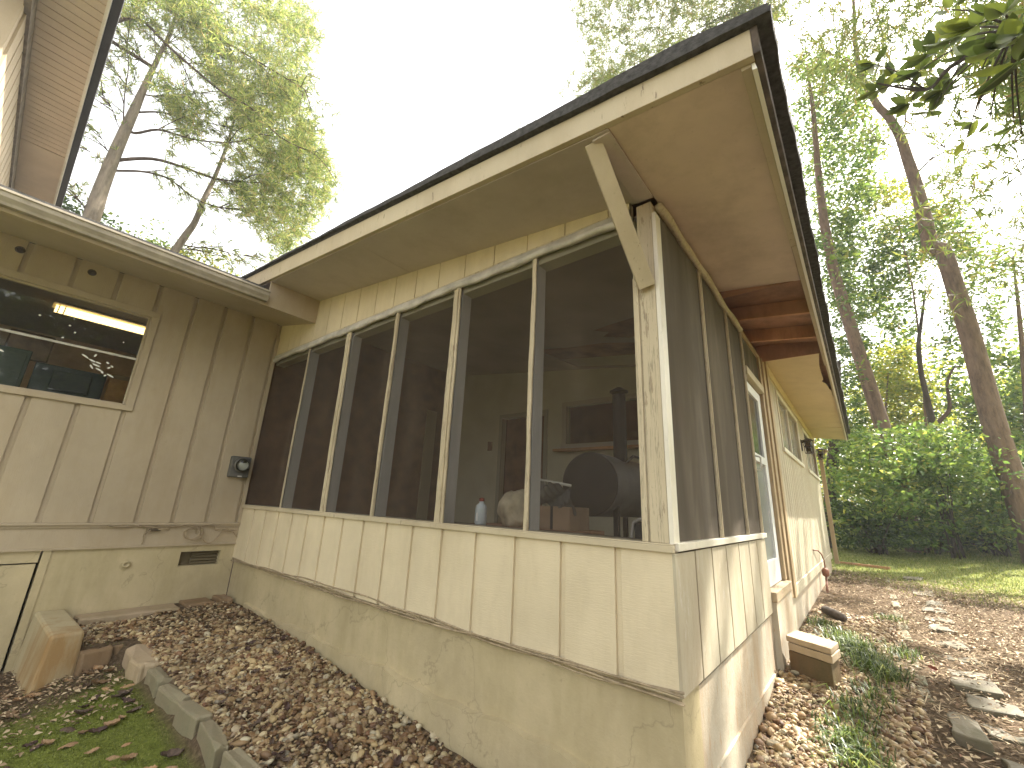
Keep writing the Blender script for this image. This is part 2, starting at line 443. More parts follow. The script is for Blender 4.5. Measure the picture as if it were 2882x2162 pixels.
# moss: in front of the edging, x < 0, away from the wing wall
my = mth('MULTIPLY', mth('ADD', mth('MULTIPLY', sep.outputs[1], -1.0), -1.03), 9.0, True)
mx_ = mth('MULTIPLY', mth('ADD', mth('SUBTRACT', sep.outputs[0], -4.15), wob), 2.2, True)
mx2 = mth('MULTIPLY', mth('SUBTRACT', 0.3, sep.outputs[0]), 2.0, True)
mm = mth('MULTIPLY', mth('MULTIPLY', my, mx_), mx2, True)
c1 = mixc(n, l, mm, soil.outputs[0], mossr.outputs[0])
ly = mth('MULTIPLY', mth('ADD', mth('ADD', sep.outputs[1], -10.3), mth('ADD', mth('MULTIPLY', wob, 2.2), mth('MULTIPLY', sep.outputs[0], 0.9))), 0.9, True)
c2 = mixc(n, l, ly, c1, lawnr.outputs[0])
l.new(c2, b.inputs['Base Color']); b.inputs['Roughness'].default_value = 0.95; b.inputs['Specular IOR Level'].default_value = 0.1
bump(n, l, b, nf.outputs['Fac'], 0.9, 0.02)
gob = np_mesh('ground', Vg, Fg, mg, smooth=True)
tag(gob, kind='structure')

# ------------------------------------------------------------------ house
H = thing('house', 'cream board-sided house with a screened porch and a low sloping roof', 'house', (-2.6, 4.0, -1.2))
def zs(x): return 2.032 - 0.119 * x            # underside of the porch eave
XW = -5.34                                     # wing wall plane
# foundations
MB().box(XW, 0.0, 0.012, 0.26, -1.75, -0.64).build('foundation', m_found, H)
fb = MB()
xs = np.linspace(-4.75, -0.05, 60)
for i in range(len(xs) - 1):
    def dz(x): return 0.012 * math.sin(x * 5.1) + 0.008 * math.sin(x * 17)
    def dy(x): return 0.02 + 0.008 * math.sin(x * 3.3 + 1) + 0.004 * math.sin(x * 21) + 0.012 * max(0, x + 4.7) / 4.7
    a, c = xs[i], xs[i + 1]
    fb.hexa([(a, -dy(a) - .01, -1.75), (c, -dy(c) - .01, -1.75), (c, 0.1, -1.75), (a, 0.1, -1.75)],
            [(a, -dy(a), -1.045 + dz(a)), (c, -dy(c), -1.045 + dz(c)), (c, 0.1, -1.02 + dz(c)), (a, 0.1, -1.02 + dz(a))])
fb.build('footing', m_found, H)
MB().box(-0.26, -0.003, 0.262, 10.3, -1.75, -0.66).build('foundation', m_found_sun, H, label='sunlit side foundation with peeling cream paint')
MB().box(-0.1, 0.011, 0.06, 10.3, -1.75, -1.06).build('footing', m_found_sun, H)
# corner return of the foundation (front right corner)
# front lower siding: boards between wide reverse-batten grooves
def boards(mb, a0, a1, z0f, z1f, grooves, gw, t, plane, flip=1):
    """boards running vertically; grooves = left edges"""
    edges = [a0]
    for g in grooves: edges += [g, g + gw]
    edges.append(a1)
    for i in range(0, len(edges), 2):
        p, q = edges[i], edges[i + 1]
        if q - p < 0.01: continue
        plane(mb, p, q, z0f, z1f, t)
def front_board(mb, p, q, z0, z1, t):
    mb.hexa([(p, -t, z0(p)), (q, -t, z0(q)), (q, 0.02, z0(q)), (p, 0.02, z0(p))], [(p, -t, z1(p)), (q, -t, z1(q)), (q, 0.02, z1(q)), (p, 0.02, z1(p))])
gr = [-0.299 - 0.3345 * k for k in range(15)][::-1]
gr = [g for g in gr if g > XW + 0.02]
s1 = MB(); boards(s1, XW, 0.0, lambda x: -0.637, lambda x: -0.036, gr, 0.036, 0.017, front_board)
s1.box(XW, -0.004, 0.001, 0.09, -0.634, -0.036)
s1.build('siding', m_siding, H, bevel=0.002)
s2 = MB(); boards(s2, XW, -0.15, lambda x: 1.955, lambda x: zs(x) - 0.002, gr, 0.010, 0.010, front_board)
s2.prism([(XW, 1.955), (-0.15, 1.955), (-0.15, zs(-0.15) - 0.004), (XW, zs(XW) - 0.004)], 1, 0.001, 0.05)
s2.build('header_siding', m_siding, H)
MB().box(XW, 0.012, -0.036, 0.0, -0.036, -0.004).box(XW, 0.008, -0.026, 0.15, -0.004, 0.004).build('sill', m_trim, H, bevel=0.003)
MB().box(XW, -0.15, 0.02, 0.13, 1.86, 1.955).build('header_beam', m_inwall, H)
# wrinkled metal strip along the header
st = MB(); N = 150
prof = [(-0.012, 1.978), (-0.028, 1.972), (-0.022, 1.957), (-0.034, 1.945), (-0.040, 1.925), (-0.033, 1.905), (-0.012, 1.893)]
V = []
for i in range(N + 1):
    x = XW + 0.005 + (-0.15 - XW) * i / N
    w = 0.006 * math.sin(x * 6.1) + 0.005 * math.sin(x * 14.7 + 1) + rnd.uniform(-0.002, 0.002)
    crush = math.exp(-((x + 2.62) / 0.07) ** 2) + 0.6 * math.exp(-((x + 3.42) / 0.09) ** 2)
    for j, (y, z) in enumerate(prof):
        q = math.sin(j * 1.9 + x * 9) * 0.004
        V.append((x, y + q - 0.012 * crush * math.sin(j * 2.2 + x * 40), z + w * (j / 6.0) - 0.01 * crush * math.cos(x * 60 + j)))
K = len(prof)
st.add(V, [(i * K + j, (i + 1) * K + j, (i + 1) * K + j + 1, i * K + j + 1) for i in range(N) for j in range(K - 1)])
o = st.build('header_flashing', m_alu, H, smooth=True)
md = o.modifiers.new('solid', 'SOLIDIFY'); md.thickness = 0.003
MB().box(XW, -0.15, -0.018, 0.0, 1.976, 1.992).build('header_trim', m_peel, H)
# screen bays: studs, strips, mesh
strips = [(-4.335, -4.312, -4.322, -4.302), (-3.430, -3.330, -3.465, -3.375), (-2.566, -2.522, -2.560, -2.500), (-1.737, -1.645, -1.739, -1.659), (-0.907, -0.876, -0.905, -0.868)]
for (a, b_, c_, d_) in strips:
    # stud behind the mesh
    e = (b_ + d_) / 2
    MB().box(e - 0.05, e, 0.012, 0.115, 0.004, 1.90).build('stud', m_grey_stud, H, bevel=0.002)
    q = MB()
    n_ = 14; prev = None
    for i in range(n_):
        t0, t1 = i / n_, (i + 1) / n_
        def ed(t, lo, hi, ph): return lo + (hi - lo) * t * 0.75 + 0.0035 * math.sin(t * 9 + ph) + 0.002 * math.sin(t * 31 + ph)
        z0, z1 = 0.004 + t0 * 1.91, 0.004 + t1 * 1.91
        ph = a * 7
        q.hexa([(ed(t0, a, c_, ph), -0.012, z0), (ed(t0, b_, d_, ph + 1), -0.012, z0), (ed(t0, b_, d_, ph + 1), -0.001, z0), (ed(t0, a, c_, ph), -0.001, z0)],
               [(ed(t1, a, c_, ph), -0.012, z1), (ed(t1, b_, d_, ph + 1), -0.012, z1), (ed(t1, b_, d_, ph + 1), -0.001, z1), (ed(t1, a, c_, ph), -0.001, z1)])
        if b_ - a > 0.04:
            mx0 = (ed(t0, a, c_, ph) + ed(t0, b_, d_, ph + 1)) / 2; mx1 = (ed(t1, a, c_, ph) + ed(t1, b_, d_, ph + 1)) / 2
            q.hexa([(mx0, -0.020, z0), (mx0 + 0.018, -0.020, z0), (mx0 + 0.018, -0.013, z0), (mx0, -0.013, z0)],
                   [(mx1, -0.020, z1), (mx1 + 0.018, -0.020, z1), (mx1 + 0.018, -0.013, z1), (mx1, -0.013, z1)])
    q.build('trim_strip', m_peel, H)
bx = [XW] + [(s_[0] + s_[1]) / 2 for s_ in strips] + [-0.135]
for i in range(6):
    a, c_ = bx[i] + 0.002, bx[i + 1] - 0.002
    MB().add([(a, 0.004, 0.004), (c_, 0.004, 0.004), (c_, 0.004, 1.91), (a, 0.004, 1.91)], [(0, 1, 2, 3)]) \
        .build('screen_panel', m_screen, H)
# corner post with cracked layers
cp = MB()
cp.box(-0.105, -0.012, -0.012, 0.09, 0.004, 1.985)
cp.box(-0.146, -0.107, -0.004, 0.06, 0.004, 1.60)
cp.box(-0.146, -0.112, -0.016, -0.004, 0.004, 1.49)
cp.build('corner_post', m_peel, H, bevel=0.004)
MB().box(-0.010, 0.012, -0.010, 0.07, 0.004, 1.90).build('screen_frame', m_white, H)
# brace from post up to the rake
br = MB(); br.beam((-0.052, -0.035, 1.40), (-0.11, -0.56, 2.035), 0.092, 0.045, up=(0, -1, 0.9))
br.build('brace', m_trim, H, bevel=0.004)
MB().beam((-0.05, -0.585, 2.022), (-0.05, 0.0, 2.022), 0.10, 0.012).build('lookout_board', m_soffit_grey, H)
# side sill, screens, strips
MB().box(-0.02, 0.026, 0.012, 2.42, -0.030, 0.008).build('sill', m_white, H, bevel=0.003)
ss = MB(); g2 = [0.291, 0.613, 0.951, 1.311, 1.658, 1.972]
def side_board(mb, p, q, z0, z1, t):
    mb.box(-0.02, t, p, q, z0(p), z1(p))
boards(ss, -0.016, 2.37, lambda x: -0.637, lambda x: -0.04, g2, 0.020, 0.014, side_board)
MB().box(-0.03, 0.002, 0.02, 2.36, -0.63, -0.04).build('siding_backing', m_groove, H)
ss.build('siding', m_siding_sun, H, bevel=0.002, label='sun-streaked rough siding on the porch side')
sy = [0.07, 0.905, 1.697, 2.31]
for i in range(3):
    MB().add([(0.0, sy[i] + .002, 0.01), (0.0, sy[i + 1] - .002, 0.01), (0.0, sy[i + 1] - .002, 1.95), (0.0, sy[i] + .002, 1.95)], [(0, 1, 2, 3)]).build('screen_panel', m_screen_side, H)
MB().add([(0.0, 2.315, 0.01), (0.0, 2.425, 0.01), (0.0, 2.425, 1.98), (0.0, 2.315, 1.98)], [(0, 1, 2, 3)]).build('screen_panel', m_screen_side, H)
MB().add([(-0.01, 2.43, 1.61), (-0.01, 3.42, 1.61), (-0.01, 3.42, 2.02), (-0.01, 2.43, 2.02)], [(0, 1, 2, 3)]).build('screen_panel', m_screen_side, H)
for y, w in ((0.905, 0.045), (1.697, 0.04), (2.31, 0.05)):
    MB().box(0.002, 0.016, y - w / 2, y + w / 2, 0.01, 1.96).box(0.016, 0.022, y - 0.008, y + 0.008, 0.01, 1.96).build('trim_strip', m_peel, H, bevel=0.002)
    MB().box(-0.09, -0.003, y - 0.019, y + 0.019, 0.01, 1.96).build('stud', m_grey_stud, H)
hp = []
for i in range(25):
    y = 0.03 + 2.25 * i / 24
    hp.append((0.022 + 0.004 * math.sin(y * 7), y, 1.955 + 0.010 * math.sin(y * 2.3) + 0.004 * math.sin(y * 11) + 0.03 * max(0, y - 1.9)))
MB().tube(hp, [0.026 + 0.003 * math.sin(i * 1.3) for i in range(25)], 8).build('rolled_flashing', m_peel, H, smooth=True)
MB().box(-0.09, 0.008, 0.09, 3.42, 1.975, 2.025).build('header_beam', m_tan, H)
# door: head board, frame, storm door with two panes
MB().box(-0.06, 0.03, 2.36, 3.30, 1.52, 1.60).build('door_head', m_trim, H, bevel=0.003)
door = thing('storm_door', None, None, (-0.045, 2.86, -0.475)); del door['_o']
door.parent = H; door.location = (-0.045 + 2.6, 2.86 - 4.0, -0.475 + 1.2); door['_o'] = (-0.045, 2.86, -0.475)
dmb = MB().box(-0.07, -0.02, 2.44, 2.55, -0.47, 1.50).box(-0.07, -0.02, 3.12, 3.28, -0.47, 1.50).box(-0.07, -0.02, 2.55, 3.12, 1.40, 1.50).box(-0.07, -0.02, 2.55, 3.12, -0.47, -0.25).box(-0.07, -0.015, 2.55, 3.12, 0.68, 0.76)
dmb.build('door_frame', m_doorwhite, door, bevel=0.004)
MB().box(-0.05, -0.042, 2.55, 3.12, 0.76, 1.40).build('pane', plain('dark_door_glass', (0.03, 0.032, 0.036), 0.12, spec=0.6), door)
MB().box(-0.05, -0.042, 2.55, 3.12, -0.25, 0.68).build('pane', plain('pale_door_panel', (0.24, 0.25, 0.24), 0.25, spec=0.6), door)
MB().tube([(-0.015, 2.50, 0.58), (0.03, 2.50, 0.58), (0.035, 2.50, 0.62), (0.035, 2.50, 0.70), (-0.015, 2.50, 0.72)], 0.008, 8).build('handle', m_alu, door, smooth=True)
MB().box(-0.12, 0.012, 3.30, 3.42, -0.47, 1.98).box(0.0, 0.030, 3.42, 3.58, -0.66, 2.00).box(0.0, 0.048, 3.585, 3.74, -0.67, 2.015).build('door_jamb', m_tan, H, bevel=0.003)
MB().box(-0.14, 0.055, 2.375, 3.36, -0.56, -0.478).build('threshold', m_block, H, bevel=0.006, label='worn concrete threshold below the storm door')
MB().box(-0.14, 0.045, 2.38, 3.35, -1.75, -0.562).build('step_base', m_found_sun, H)
MB().box(-0.16, -0.12, 2.36, 3.45, -0.5, 2.05).build('porch_side_wall', m_inwall, H)
# main wall of the house beyond the porch
mw = MB()
gy3 = [3.98 + 0.2035 * k for k in range(31)]
wins = [(4.437, 6.661, 1.045, 1.787), (7.665, 10.06, 1.055, 1.79)]
edges = [3.745] + sum([[g, g + 0.020] for g in gy3], []) + [10.30]
for i in range(0, len(edges), 2):
    p, q = edges[i], edges[i + 1]
    spans = [(-0.565, 2.015)]
    for (a, c_, z0, z1) in wins:
        if p < c_ - 0.02 and q > a + 0.02:
            spans = [(-0.565, z0), (z1, 2.015)]
    for z0, z1 in spans: mw.box(-0.02, 0.014, p, q, z0, z1)
mw.build('siding', m_siding_sun, H)
mw = MB()
mw.box(-0.06, 0.003, 3.745, 10.29, -0.565, 1.04).box(-0.06, 0.003, 3.745, 10.29, 1.79, 2.01).box(-0.06, 0.003, 3.745, 4.43, 1.04, 1.79).box(-0.06, 0.003, 6.665, 7.66, 1.04, 1.79).box(-0.06, 0.003, 10.065, 10.29, 1.04, 1.79)
mw.build('siding_backing', m_groove, H)
MB().box(-0.02, 0.030, 3.75, 10.31, -0.685, -0.567).build('skirt_board', m_siding_sun, H, bevel=0.003)
MB().box(0.0, 0.032, 3.745, 10.3, 1.90, 2.02).build('frieze_board', m_soffit_far, H)
for (a, c_, z0, z1) in wins:
    f = MB().box(0.012, 0.03, a - 0.06, c_ + 0.06, z1, z1 + 0.05).box(0.012, 0.045, a - 0.07, c_ + 0.07, z0 - 0.055, z0).box(0.012, 0.028, a - 0.05, a, z0, z1).box(0.012, 0.028, c_, c_ + 0.05, z0, z1)
    f.box(-0.02, 0.01, (a + c_) / 2 - 0.025, (a + c_) / 2 + 0.025, z0, z1)
    fo = f.build('window', m_white, H, bevel=0.002)
    MB().box(-0.03, -0.022, a, c_, z0, z1).build('pane', plain('pale_window_pane', (0.30, 0.29, 0.25), 0.15, spec=0.6, noise=0.3, nscale=1.5), fo)
MB().box(-5.3, -0.02, 10.28, 10.36, -1.5, 2.6).build('end_wall', m_siding_sun, H)
# roof
RT = lambda x: zs(x) + 0.17
rf = MB()
rf.hexa([(-9, -0.63, RT(-9)), (0.72, -0.63, RT(0.72)), (0.72, 10.33, RT(0.72)), (-9, 10.33, RT(-9))],
        [(-9, -0.64, RT(-9) + 0.03), (0.73, -0.64, RT(0.73) + 0.03), (0.73, 10.34, RT(0.73) + 0.03), (-9, 10.34, RT(-9) + 0.03)])
rf.build('roof', m_shingle, H)
# black roofing edge hanging over the rake board, more towards the corner
rk = MB(); N = 70
for i in range(N):
    a = -5.9 + (6.63) * i / N; c_ = -5.9 + 6.63 * (i + 1) / N
    def lo(x): return zs(x) + 0.192 - 0.048 * max(0, min(1, (x + 2.9) / 3.2)) + 0.003 * math.sin(x * 13) + 0.002 * math.sin(x * 37)
    def hi(x): return zs(x) + 0.214 + 0.014 * max(0, min(1, (x + 2.9) / 3.2)) + 0.004 * math.sin(x * 4.4) + 0.002 * math.sin(x * 19) - 0.10 * max(0, x - 0.35)
    rk.hexa([(a, -0.668, lo(a)), (c_, -0.668, lo(c_)), (c_, -0.636, lo(c_)), (a, -0.636, lo(a))], [(a, -0.668, hi(a)), (c_, -0.668, hi(c_)), (c_, -0.636, hi(c_)), (a, -0.636, hi(a))])
rk.build('roofing_edge', m_shingle, H)
MB().hexa([(-5.9, -0.634, zs(-5.9) - 0.004), (0.6555, -0.634, zs(0.64) - 0.004), (0.6555, -0.600, zs(0.64) - 0.004), (-5.9, -0.600, zs(-5.9) - 0.004)],
          [(-5.9, -0.634, zs(-5.9) + 0.19), (0.6555, -0.634, zs(0.64) + 0.14), (0.6555, -0.600, zs(0.64) + 0.16), (-5.9, -0.600, zs(-5.9) + 0.19)]).build('rake_board', m_trim, H, bevel=0.003)
# eave on the right side: inner trim, white drip edge, dark weathered fascia, shingle lip
e1 = MB()
for (a, c_, w) in ((-0.5985, 0.92, 0.036), (0.925, 3.9, 0.030), (3.905, 5.6, 0.018), (5.61, 10.28, 0.026)):
    e1.box(0.640 - w, 0.640, a, c_, 1.940, 2.05)
e1.build('fascia_trim', m_trim, H, bevel=0.002)
e2 = MB(); ys_ = np.linspace(-0.598, 10.3, 60)
for i in range(59):
    a, c_ = ys_[i], ys_[i + 1]
    f_ = lambda y: 0.003 * math.sin(y * 3.1) + 0.002 * math.sin(y * 9)
    e2.hexa([(0.642, a, 1.922 + f_(a)), (0.660, a, 1.918 + f_(a)), (0.660, c_, 1.918 + f_(c_)), (0.642, c_, 1.922 + f_(c_))],
            [(0.642, a, 1.953), (0.654, a, 1.953), (0.654, c_, 1.953), (0.642, c_, 1.953)])
e2.build('drip_edge', plain('white_drip_edge', (0.85, 0.84, 0.78), 0.35, spec=0.5), H)
MB().box(0.656, 0.682, -0.636, 10.31, 1.955, 2.10).build('fascia_board', m_darkwood, H, bevel=0.004)
e3 = MB(); ys_ = np.linspace(-0.66, 10.34, 120)
for i in range(119):
    a, c_ = ys_[i], ys_[i + 1]
    f_ = lambda y: 0.005 * math.sin(y * 5.3) + 0.003 * math.sin(y * 23)
    e3.hexa([(0.60, a, 2.105), (0.735 + f_(a), a, 2.098), (0.735 + f_(c_), c_, 2.098), (0.60, c_, 2.105)],
            [(0.60, a, 2.135), (0.74 + f_(a), a, 2.128), (0.74 + f_(c_), c_, 2.128), (0.60, c_, 2.135)])
e3.build('shingle_lip', m_shingle, H)
# soffits
def slab(mb, x0, x1, y0, y1, dz=0.0, t=0.008):
    mb.hexa([(x0, y0, zs(x0) + dz), (x1, y0, zs(x1) + dz), (x1, y1, zs(x1) + dz), (x0, y1, zs(x0) + dz)],
            [(x0, y0, zs(x0) + dz + t), (x1, y0, zs(x1) + dz + t), (x1, y1, zs(x1) + dz + t), (x0, y1, zs(x0) + dz + t)])
for xa, xb in ((-5.9, -4.744), (-4.74, -2.424), (-2.42, -0.002)):
    o = MB(); slab(o, xa, xb, -0.600, -0.001, -0.010); o.build('soffit_panel', m_soffit_grey, H)
o = MB(); slab(o, -5.9, -0.106, -0.001, 0.02, -0.008); o.build('soffit_edge', m_soffit_grey, H)
o = MB(); slab(o, 0.0, 0.606, -0.598, 1.50); o.build('soffit_panel', m_soffit, H, label='smooth tan soffit panel at the front corner')
# far soffit with a gnawed outer edge near its start
fs = MB(); ysn = np.concatenate([np.linspace(3.45, 5.3, 40), np.linspace(5.35, 8.55, 6)])
def outer(y):
    if y > 5.25: return 0.612
    t = (y - 3.45) / 1.8
    return 0.612 - 0.020 - 0.03 * math.sin(min(1, t * 1.1) * 3.14) - (0.035 * math.exp(-((y - 4.75) / 0.08) ** 2)) - 0.010 * abs(math.sin(y * 31)) * math.sin(t * 3.14)
for i in range(len(ysn) - 1):
    a, c_ = ysn[i], ysn[i + 1]
    fs.hexa([(0.02, a, zs(0.02)), (outer(a), a, zs(outer(a))), (outer(c_), c_, zs(outer(c_))), (0.02, c_, zs(0.02))],
            [(0.02, a, zs(0.02) + .008), (outer(a), a, zs(outer(a)) + .008), (outer(c_), c_, zs(outer(c_)) + .008), (0.02, c_, zs(0.02) + .008)])
fs.build('soffit_panel', m_soffit_far, H, label='yellowed soffit panel with a gnawed outer edge')
fs = MB()
fs.hexa([(0.02, 8.56, zs(0.02)), (0.612, 8.62, zs(0.612)), (0.612, 10.28, zs(0.612)), (0.02, 10.28, zs(0.02))],
        [(0.02, 8.56, zs(0.02) + .008), (0.612, 8.62, zs(0.612) + .008), (0.612, 10.28, zs(0.612) + .008), (0.02, 10.28, zs(0.02) + .008)])
fs.build('soffit_panel', m_soffit_far, H)
# open bay: rafters and roof deck
for y in (2.215, 2.90):
    MB().hexa([(-0.1, y - 0.02, zs(-0.1) + 0.002), (0.65, y - 0.02, zs(0.65) + 0.002), (0.65, y + 0.02, zs(0.65) + 0.002), (-0.1, y + 0.02, zs(-0.1) + 0.002)],
              [(-0.1, y - 0.02, zs(-0.1) + 0.14), (0.65, y - 0.02, zs(0.65) + 0.14), (0.65, y + 0.02, zs(0.65) + 0.14), (-0.1, y + 0.02, zs(-0.1) + 0.14)]).build('rafter', m_rawwood, H, bevel=0.003)
dk = MB(); slab(dk, -5.9, 0.65, -0.59, 10.27, 0.142, 0.012); dk.build('roof_deck', m_rawwood_dark, H)
MB().box(-0.02, 0.64, 3.44, 3.452, 1.96, 2.16).build('blocking', m_rawwood_dark, H)
MB().box(-0.02, 0.64, 1.495, 1.505, 1.965, 2.16).build('blocking', m_rawwood_dark, H)
# porch inside: floor, back wall with doorway and window opening, left wall, ceiling with torn holes
MB().box(XW, -0.1, 0.1, 3.4, -0.55, -0.5).build('floor', m_floor, H)
YB = 3.42
bw = MB()
dx0, dx1, dzt = -4.05, -3.15, 1.615
wx0, wx1, wz0, wz1 = -2.72, -0.95, 1.085, 1.69
bw.box(XW - 0.002, dx0, YB, YB + 0.1, -0.5, 2.75).box(dx0, dx1, YB, YB + 0.1, dzt, 2.75).box(dx1, wx0, YB, YB + 0.1, -0.5, 2.75)
bw.box(wx0, wx1, YB, YB + 0.1, wz1, 2.75).box(wx0, wx1, YB, YB + 0.1, -0.5, wz0).box(wx1, -0.12, YB, YB + 0.1, -0.5, 2.75)
bw.build('porch_back_wall', m_inwall, H)
MB().box(dx0 - 0.07, dx0, YB - 0.02, YB - 0.001, -0.5, dzt + 0.07).box(dx0, dx1, YB - 0.02, YB - 0.001, dzt, dzt + 0.07).box(dx1, dx1 + .07, YB - 0.02, YB - 0.001, -0.5, dzt + 0.07).build('door_casing', plain('greyed_casing', (0.36, 0.34, 0.27), 0.7), H)
MB().box(dx0, dx1, YB + 0.12, YB + 0.16, -0.5, dzt).build('inner_door', m_inbrown, H)
wo = MB().box(wx0 - 0.08, wx0, YB - 0.025, YB - 0.001, wz0 - 0.08, wz1 + 0.07).box(wx0, wx1, YB - 0.025, YB - 0.001, wz1, wz1 + 0.07).box(wx0 - .08, wx1, YB - 0.06, YB - 0.001, wz0 - 0.085, wz0).build('inner_window', plain('pale_casing', (0.42, 0.38, 0.30), 0.7), H)
MB().box(wx0, wx1, YB + 0.05, YB + 0.056, wz0, wz1).build('pane', m_glass, wo)
MB().box(-2.85, -1.0, YB - 0.20, YB - 0.07, 0.965, 1.0).build('wall_shelf', m_rawwood, H)
MB().box(-4.37, -4.27, YB - 0.015, YB - 0.001, 1.06, 1.22).build('switch_plate', m_inbrown, H)
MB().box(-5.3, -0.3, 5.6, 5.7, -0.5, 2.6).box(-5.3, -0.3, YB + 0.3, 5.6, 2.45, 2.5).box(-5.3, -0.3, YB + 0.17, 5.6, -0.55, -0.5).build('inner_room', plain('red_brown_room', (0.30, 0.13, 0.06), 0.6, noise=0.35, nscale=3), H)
cm = bmesh.new()
def loop(pts):
    vs = [cm.verts.new((p[0] + 2.6, p[1] - 4.0, zs(p[0]) - 0.05 + 1.2)) for p in pts]
    return [cm.edges.new((vs[i], vs[(i + 1) % len(vs)])) for i in range(len(vs))]
ed = loop([(XW, 0.1), (-0.1, 0.1), (-0.1, YB), (XW, YB)])
ed += loop([(-0.62, 1.55), (-0.85, 1.68), (-1.2, 1.80), (-1.46, 1.92), (-1.30, 2.02), (-1.45, 2.15), (-1.15, 2.26), (-0.7, 2.22)])
ed += loop([(-0.75, 2.36), (-1.15, 2.42), (-1.53, 2.33), (-2.0, 2.38), (-2.46, 2.36), (-2.58, 2.55), (-2.5, 2.95), (-2.45, 3.30), (-1.6, 3.36), (-0.8, 3.30)])
bmesh.ops.triangle_fill(cm, use_beauty=True, edges=ed)
cme = bpy.data.meshes.new('porch_ceiling'); cm.to_mesh(cme); cm.free(); cme.materials.append(m_ceil)
co = bpy.data.objects.new('porch_ceiling', cme); COL.objects.link(co); co.parent = H
md = co.modifiers.new('solid', 'SOLIDIFY'); md.thickness = 0.012
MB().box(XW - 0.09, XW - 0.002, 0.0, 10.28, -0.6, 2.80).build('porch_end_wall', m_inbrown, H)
MB().box(XW, XW + 0.02, 2.74, 2.97, -0.5, 1.78).build('hung_board', plain('pale_board', (0.36, 0.32, 0.22), 0.7), H)

# ---- wing with the window
def wing_board(mb, p, q, z0, z1, t):
    mb.box(XW - 0.02, XW + t, p, q, z0(p), z1(p))
wg = [-0.085, -0.428 + 0.008, -0.754, -1.052, -1.404, -1.760]
wg = sorted([-0.085, -0.405, -0.732, -1.050, -1.404, -1.760] + [-1.760 - 0.34 * k for k in range(1, 14)])
WY0, WY1, WZ0, WZ1 = -3.9, -1.39, 0.995, 2.03
ws = MB()
edges = [-6.5] + sum([[g, g + 0.042] for g in wg], []) + [-0.03]
for i in range(0, len(edges), 2):
    p, q = edges[i], edges[i + 1]
    if q - p < 0.01: continue
    if p < WY0 or p > WY1: spans = [(p, q, -0.213, 2.44)]
    elif q > WY1: spans = [(p, WY1, -0.213, WZ0), (p, WY1, WZ1, 2.44), (WY1, q, -0.213, 2.44)]
    else: spans = [(p, q, -0.213, WZ0), (p, q, WZ1, 2.44)]
    for a, c_, z0, z1 in spans: ws.box(XW - 0.02, XW + 0.024, a, c_, z0, z1)
ws.box(XW - 0.08, XW, WY1, -0.001, -0.213, 2.44).box(XW - 0.08, XW, -6.5, WY0, -0.213, 2.44).box(XW - 0.08, XW, WY0, WY1, -0.213, WZ0).box(XW - 0.08, XW, WY0, WY1, WZ1, 2.44)
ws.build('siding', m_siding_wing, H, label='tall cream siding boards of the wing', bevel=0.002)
MB().box(XW - 0.01, XW + 0.03, -0.055, -0.013, -0.21, 2.25).build('corner_strip', m_siding_wing, H)
wf = MB().box(XW + 0.0245, XW + 0.044, WY0, WY1 + 0.07, WZ1, WZ1 + 0.07).box(XW + 0.0245, XW + 0.048, WY0, WY1 + 0.07, WZ0 - 0.055, WZ0).box(XW + 0.0245, XW + 0.042, WY1, WY1 + 0.07, WZ0, WZ1) \
    .box(XW - 0.04, XW + 0.012, WY0, WY1, WZ1 - 0.018, WZ1).box(XW - 0.04, XW + 0.012, WY1 - 0.018, WY1, WZ0, WZ1).box(XW - 0.04, XW + 0.012, WY0, WY1, WZ0, WZ0 + 0.018) \
    .build('window', m_siding_wing, H, bevel=0.003)
MB().box(XW - 0.03, XW - 0.024, WY0, WY1 - 0.018, WZ0, WZ1).build('pane', m_glass, wf)
MB().box(XW - 0.022, XW - 0.008, WY0, WY1 - 0.018, 1.512, 1.535).build('sash_bar', m_alu, wf)
# white slivers painted on the glass as glints of sky through trees
m_glint = plain('white_glints', (0.85, 0.85, 0.8), 0.3)
for (y, z, L, a) in [(-1.80, 1.44, .07, -.5), (-1.74, 1.41, .06, -.35), (-1.73, 1.47, .035, 1.2), (-1.69, 1.40, .05, -.2), (-1.70, 1.37, .07, -.3), (-1.73, 1.345, .05, -.9), (-1.67, 1.33, .06, -.4), (-1.64, 1.31, .035, -.8),
                     (-1.62, 1.42, .03, -.4), (-1.60, 1.37, .03, .6), (-1.58, 1.39, .03, -.5), (-1.57, 1.29, .07, -.4), (-1.61, 1.28, .025, .8), (-1.98, 1.72, .02, .3), (-2.0, 1.58, .02, .4), (-1.93, 1.66, .018, 0), (-2.2, 1.75, .02, .5), (-2.35, 1.33, .05, -.4), (-2.4, 1.36, .04, -.3), (-1.55, 1.68, .014, 0)]:
    d = Vector((0, math.cos(a), math.sin(a))); w = Vector((0, -math.sin(a), math.cos(a)))
    c0 = Vector((XW - 0.0225, y, z))
    pts = []; fl = MB()
    for k in range(8):
        t = 2 * math.pi * k / 8
        pts.append(c0 + d * (L / 2 * math.cos(t)) + w * (0.0065 * math.sin(t) * (1 + 0.5 * rnd.random())))
    o_ = len(fl.v); fl.v += [tuple(p) for p in pts] + [tuple(p + Vector((0.001, 0, 0))) for p in pts]
    fl.f += [tuple(o_ + k for k in range(8)), tuple(o_ + 8 + k for k in range(7, -1, -1))] + [(o_ + k, o_ + (k + 1) % 8, o_ + 8 + (k + 1) % 8, o_ + 8 + k) for k in range(8)]
    fl.build('painted_glint', m_glint, wf)
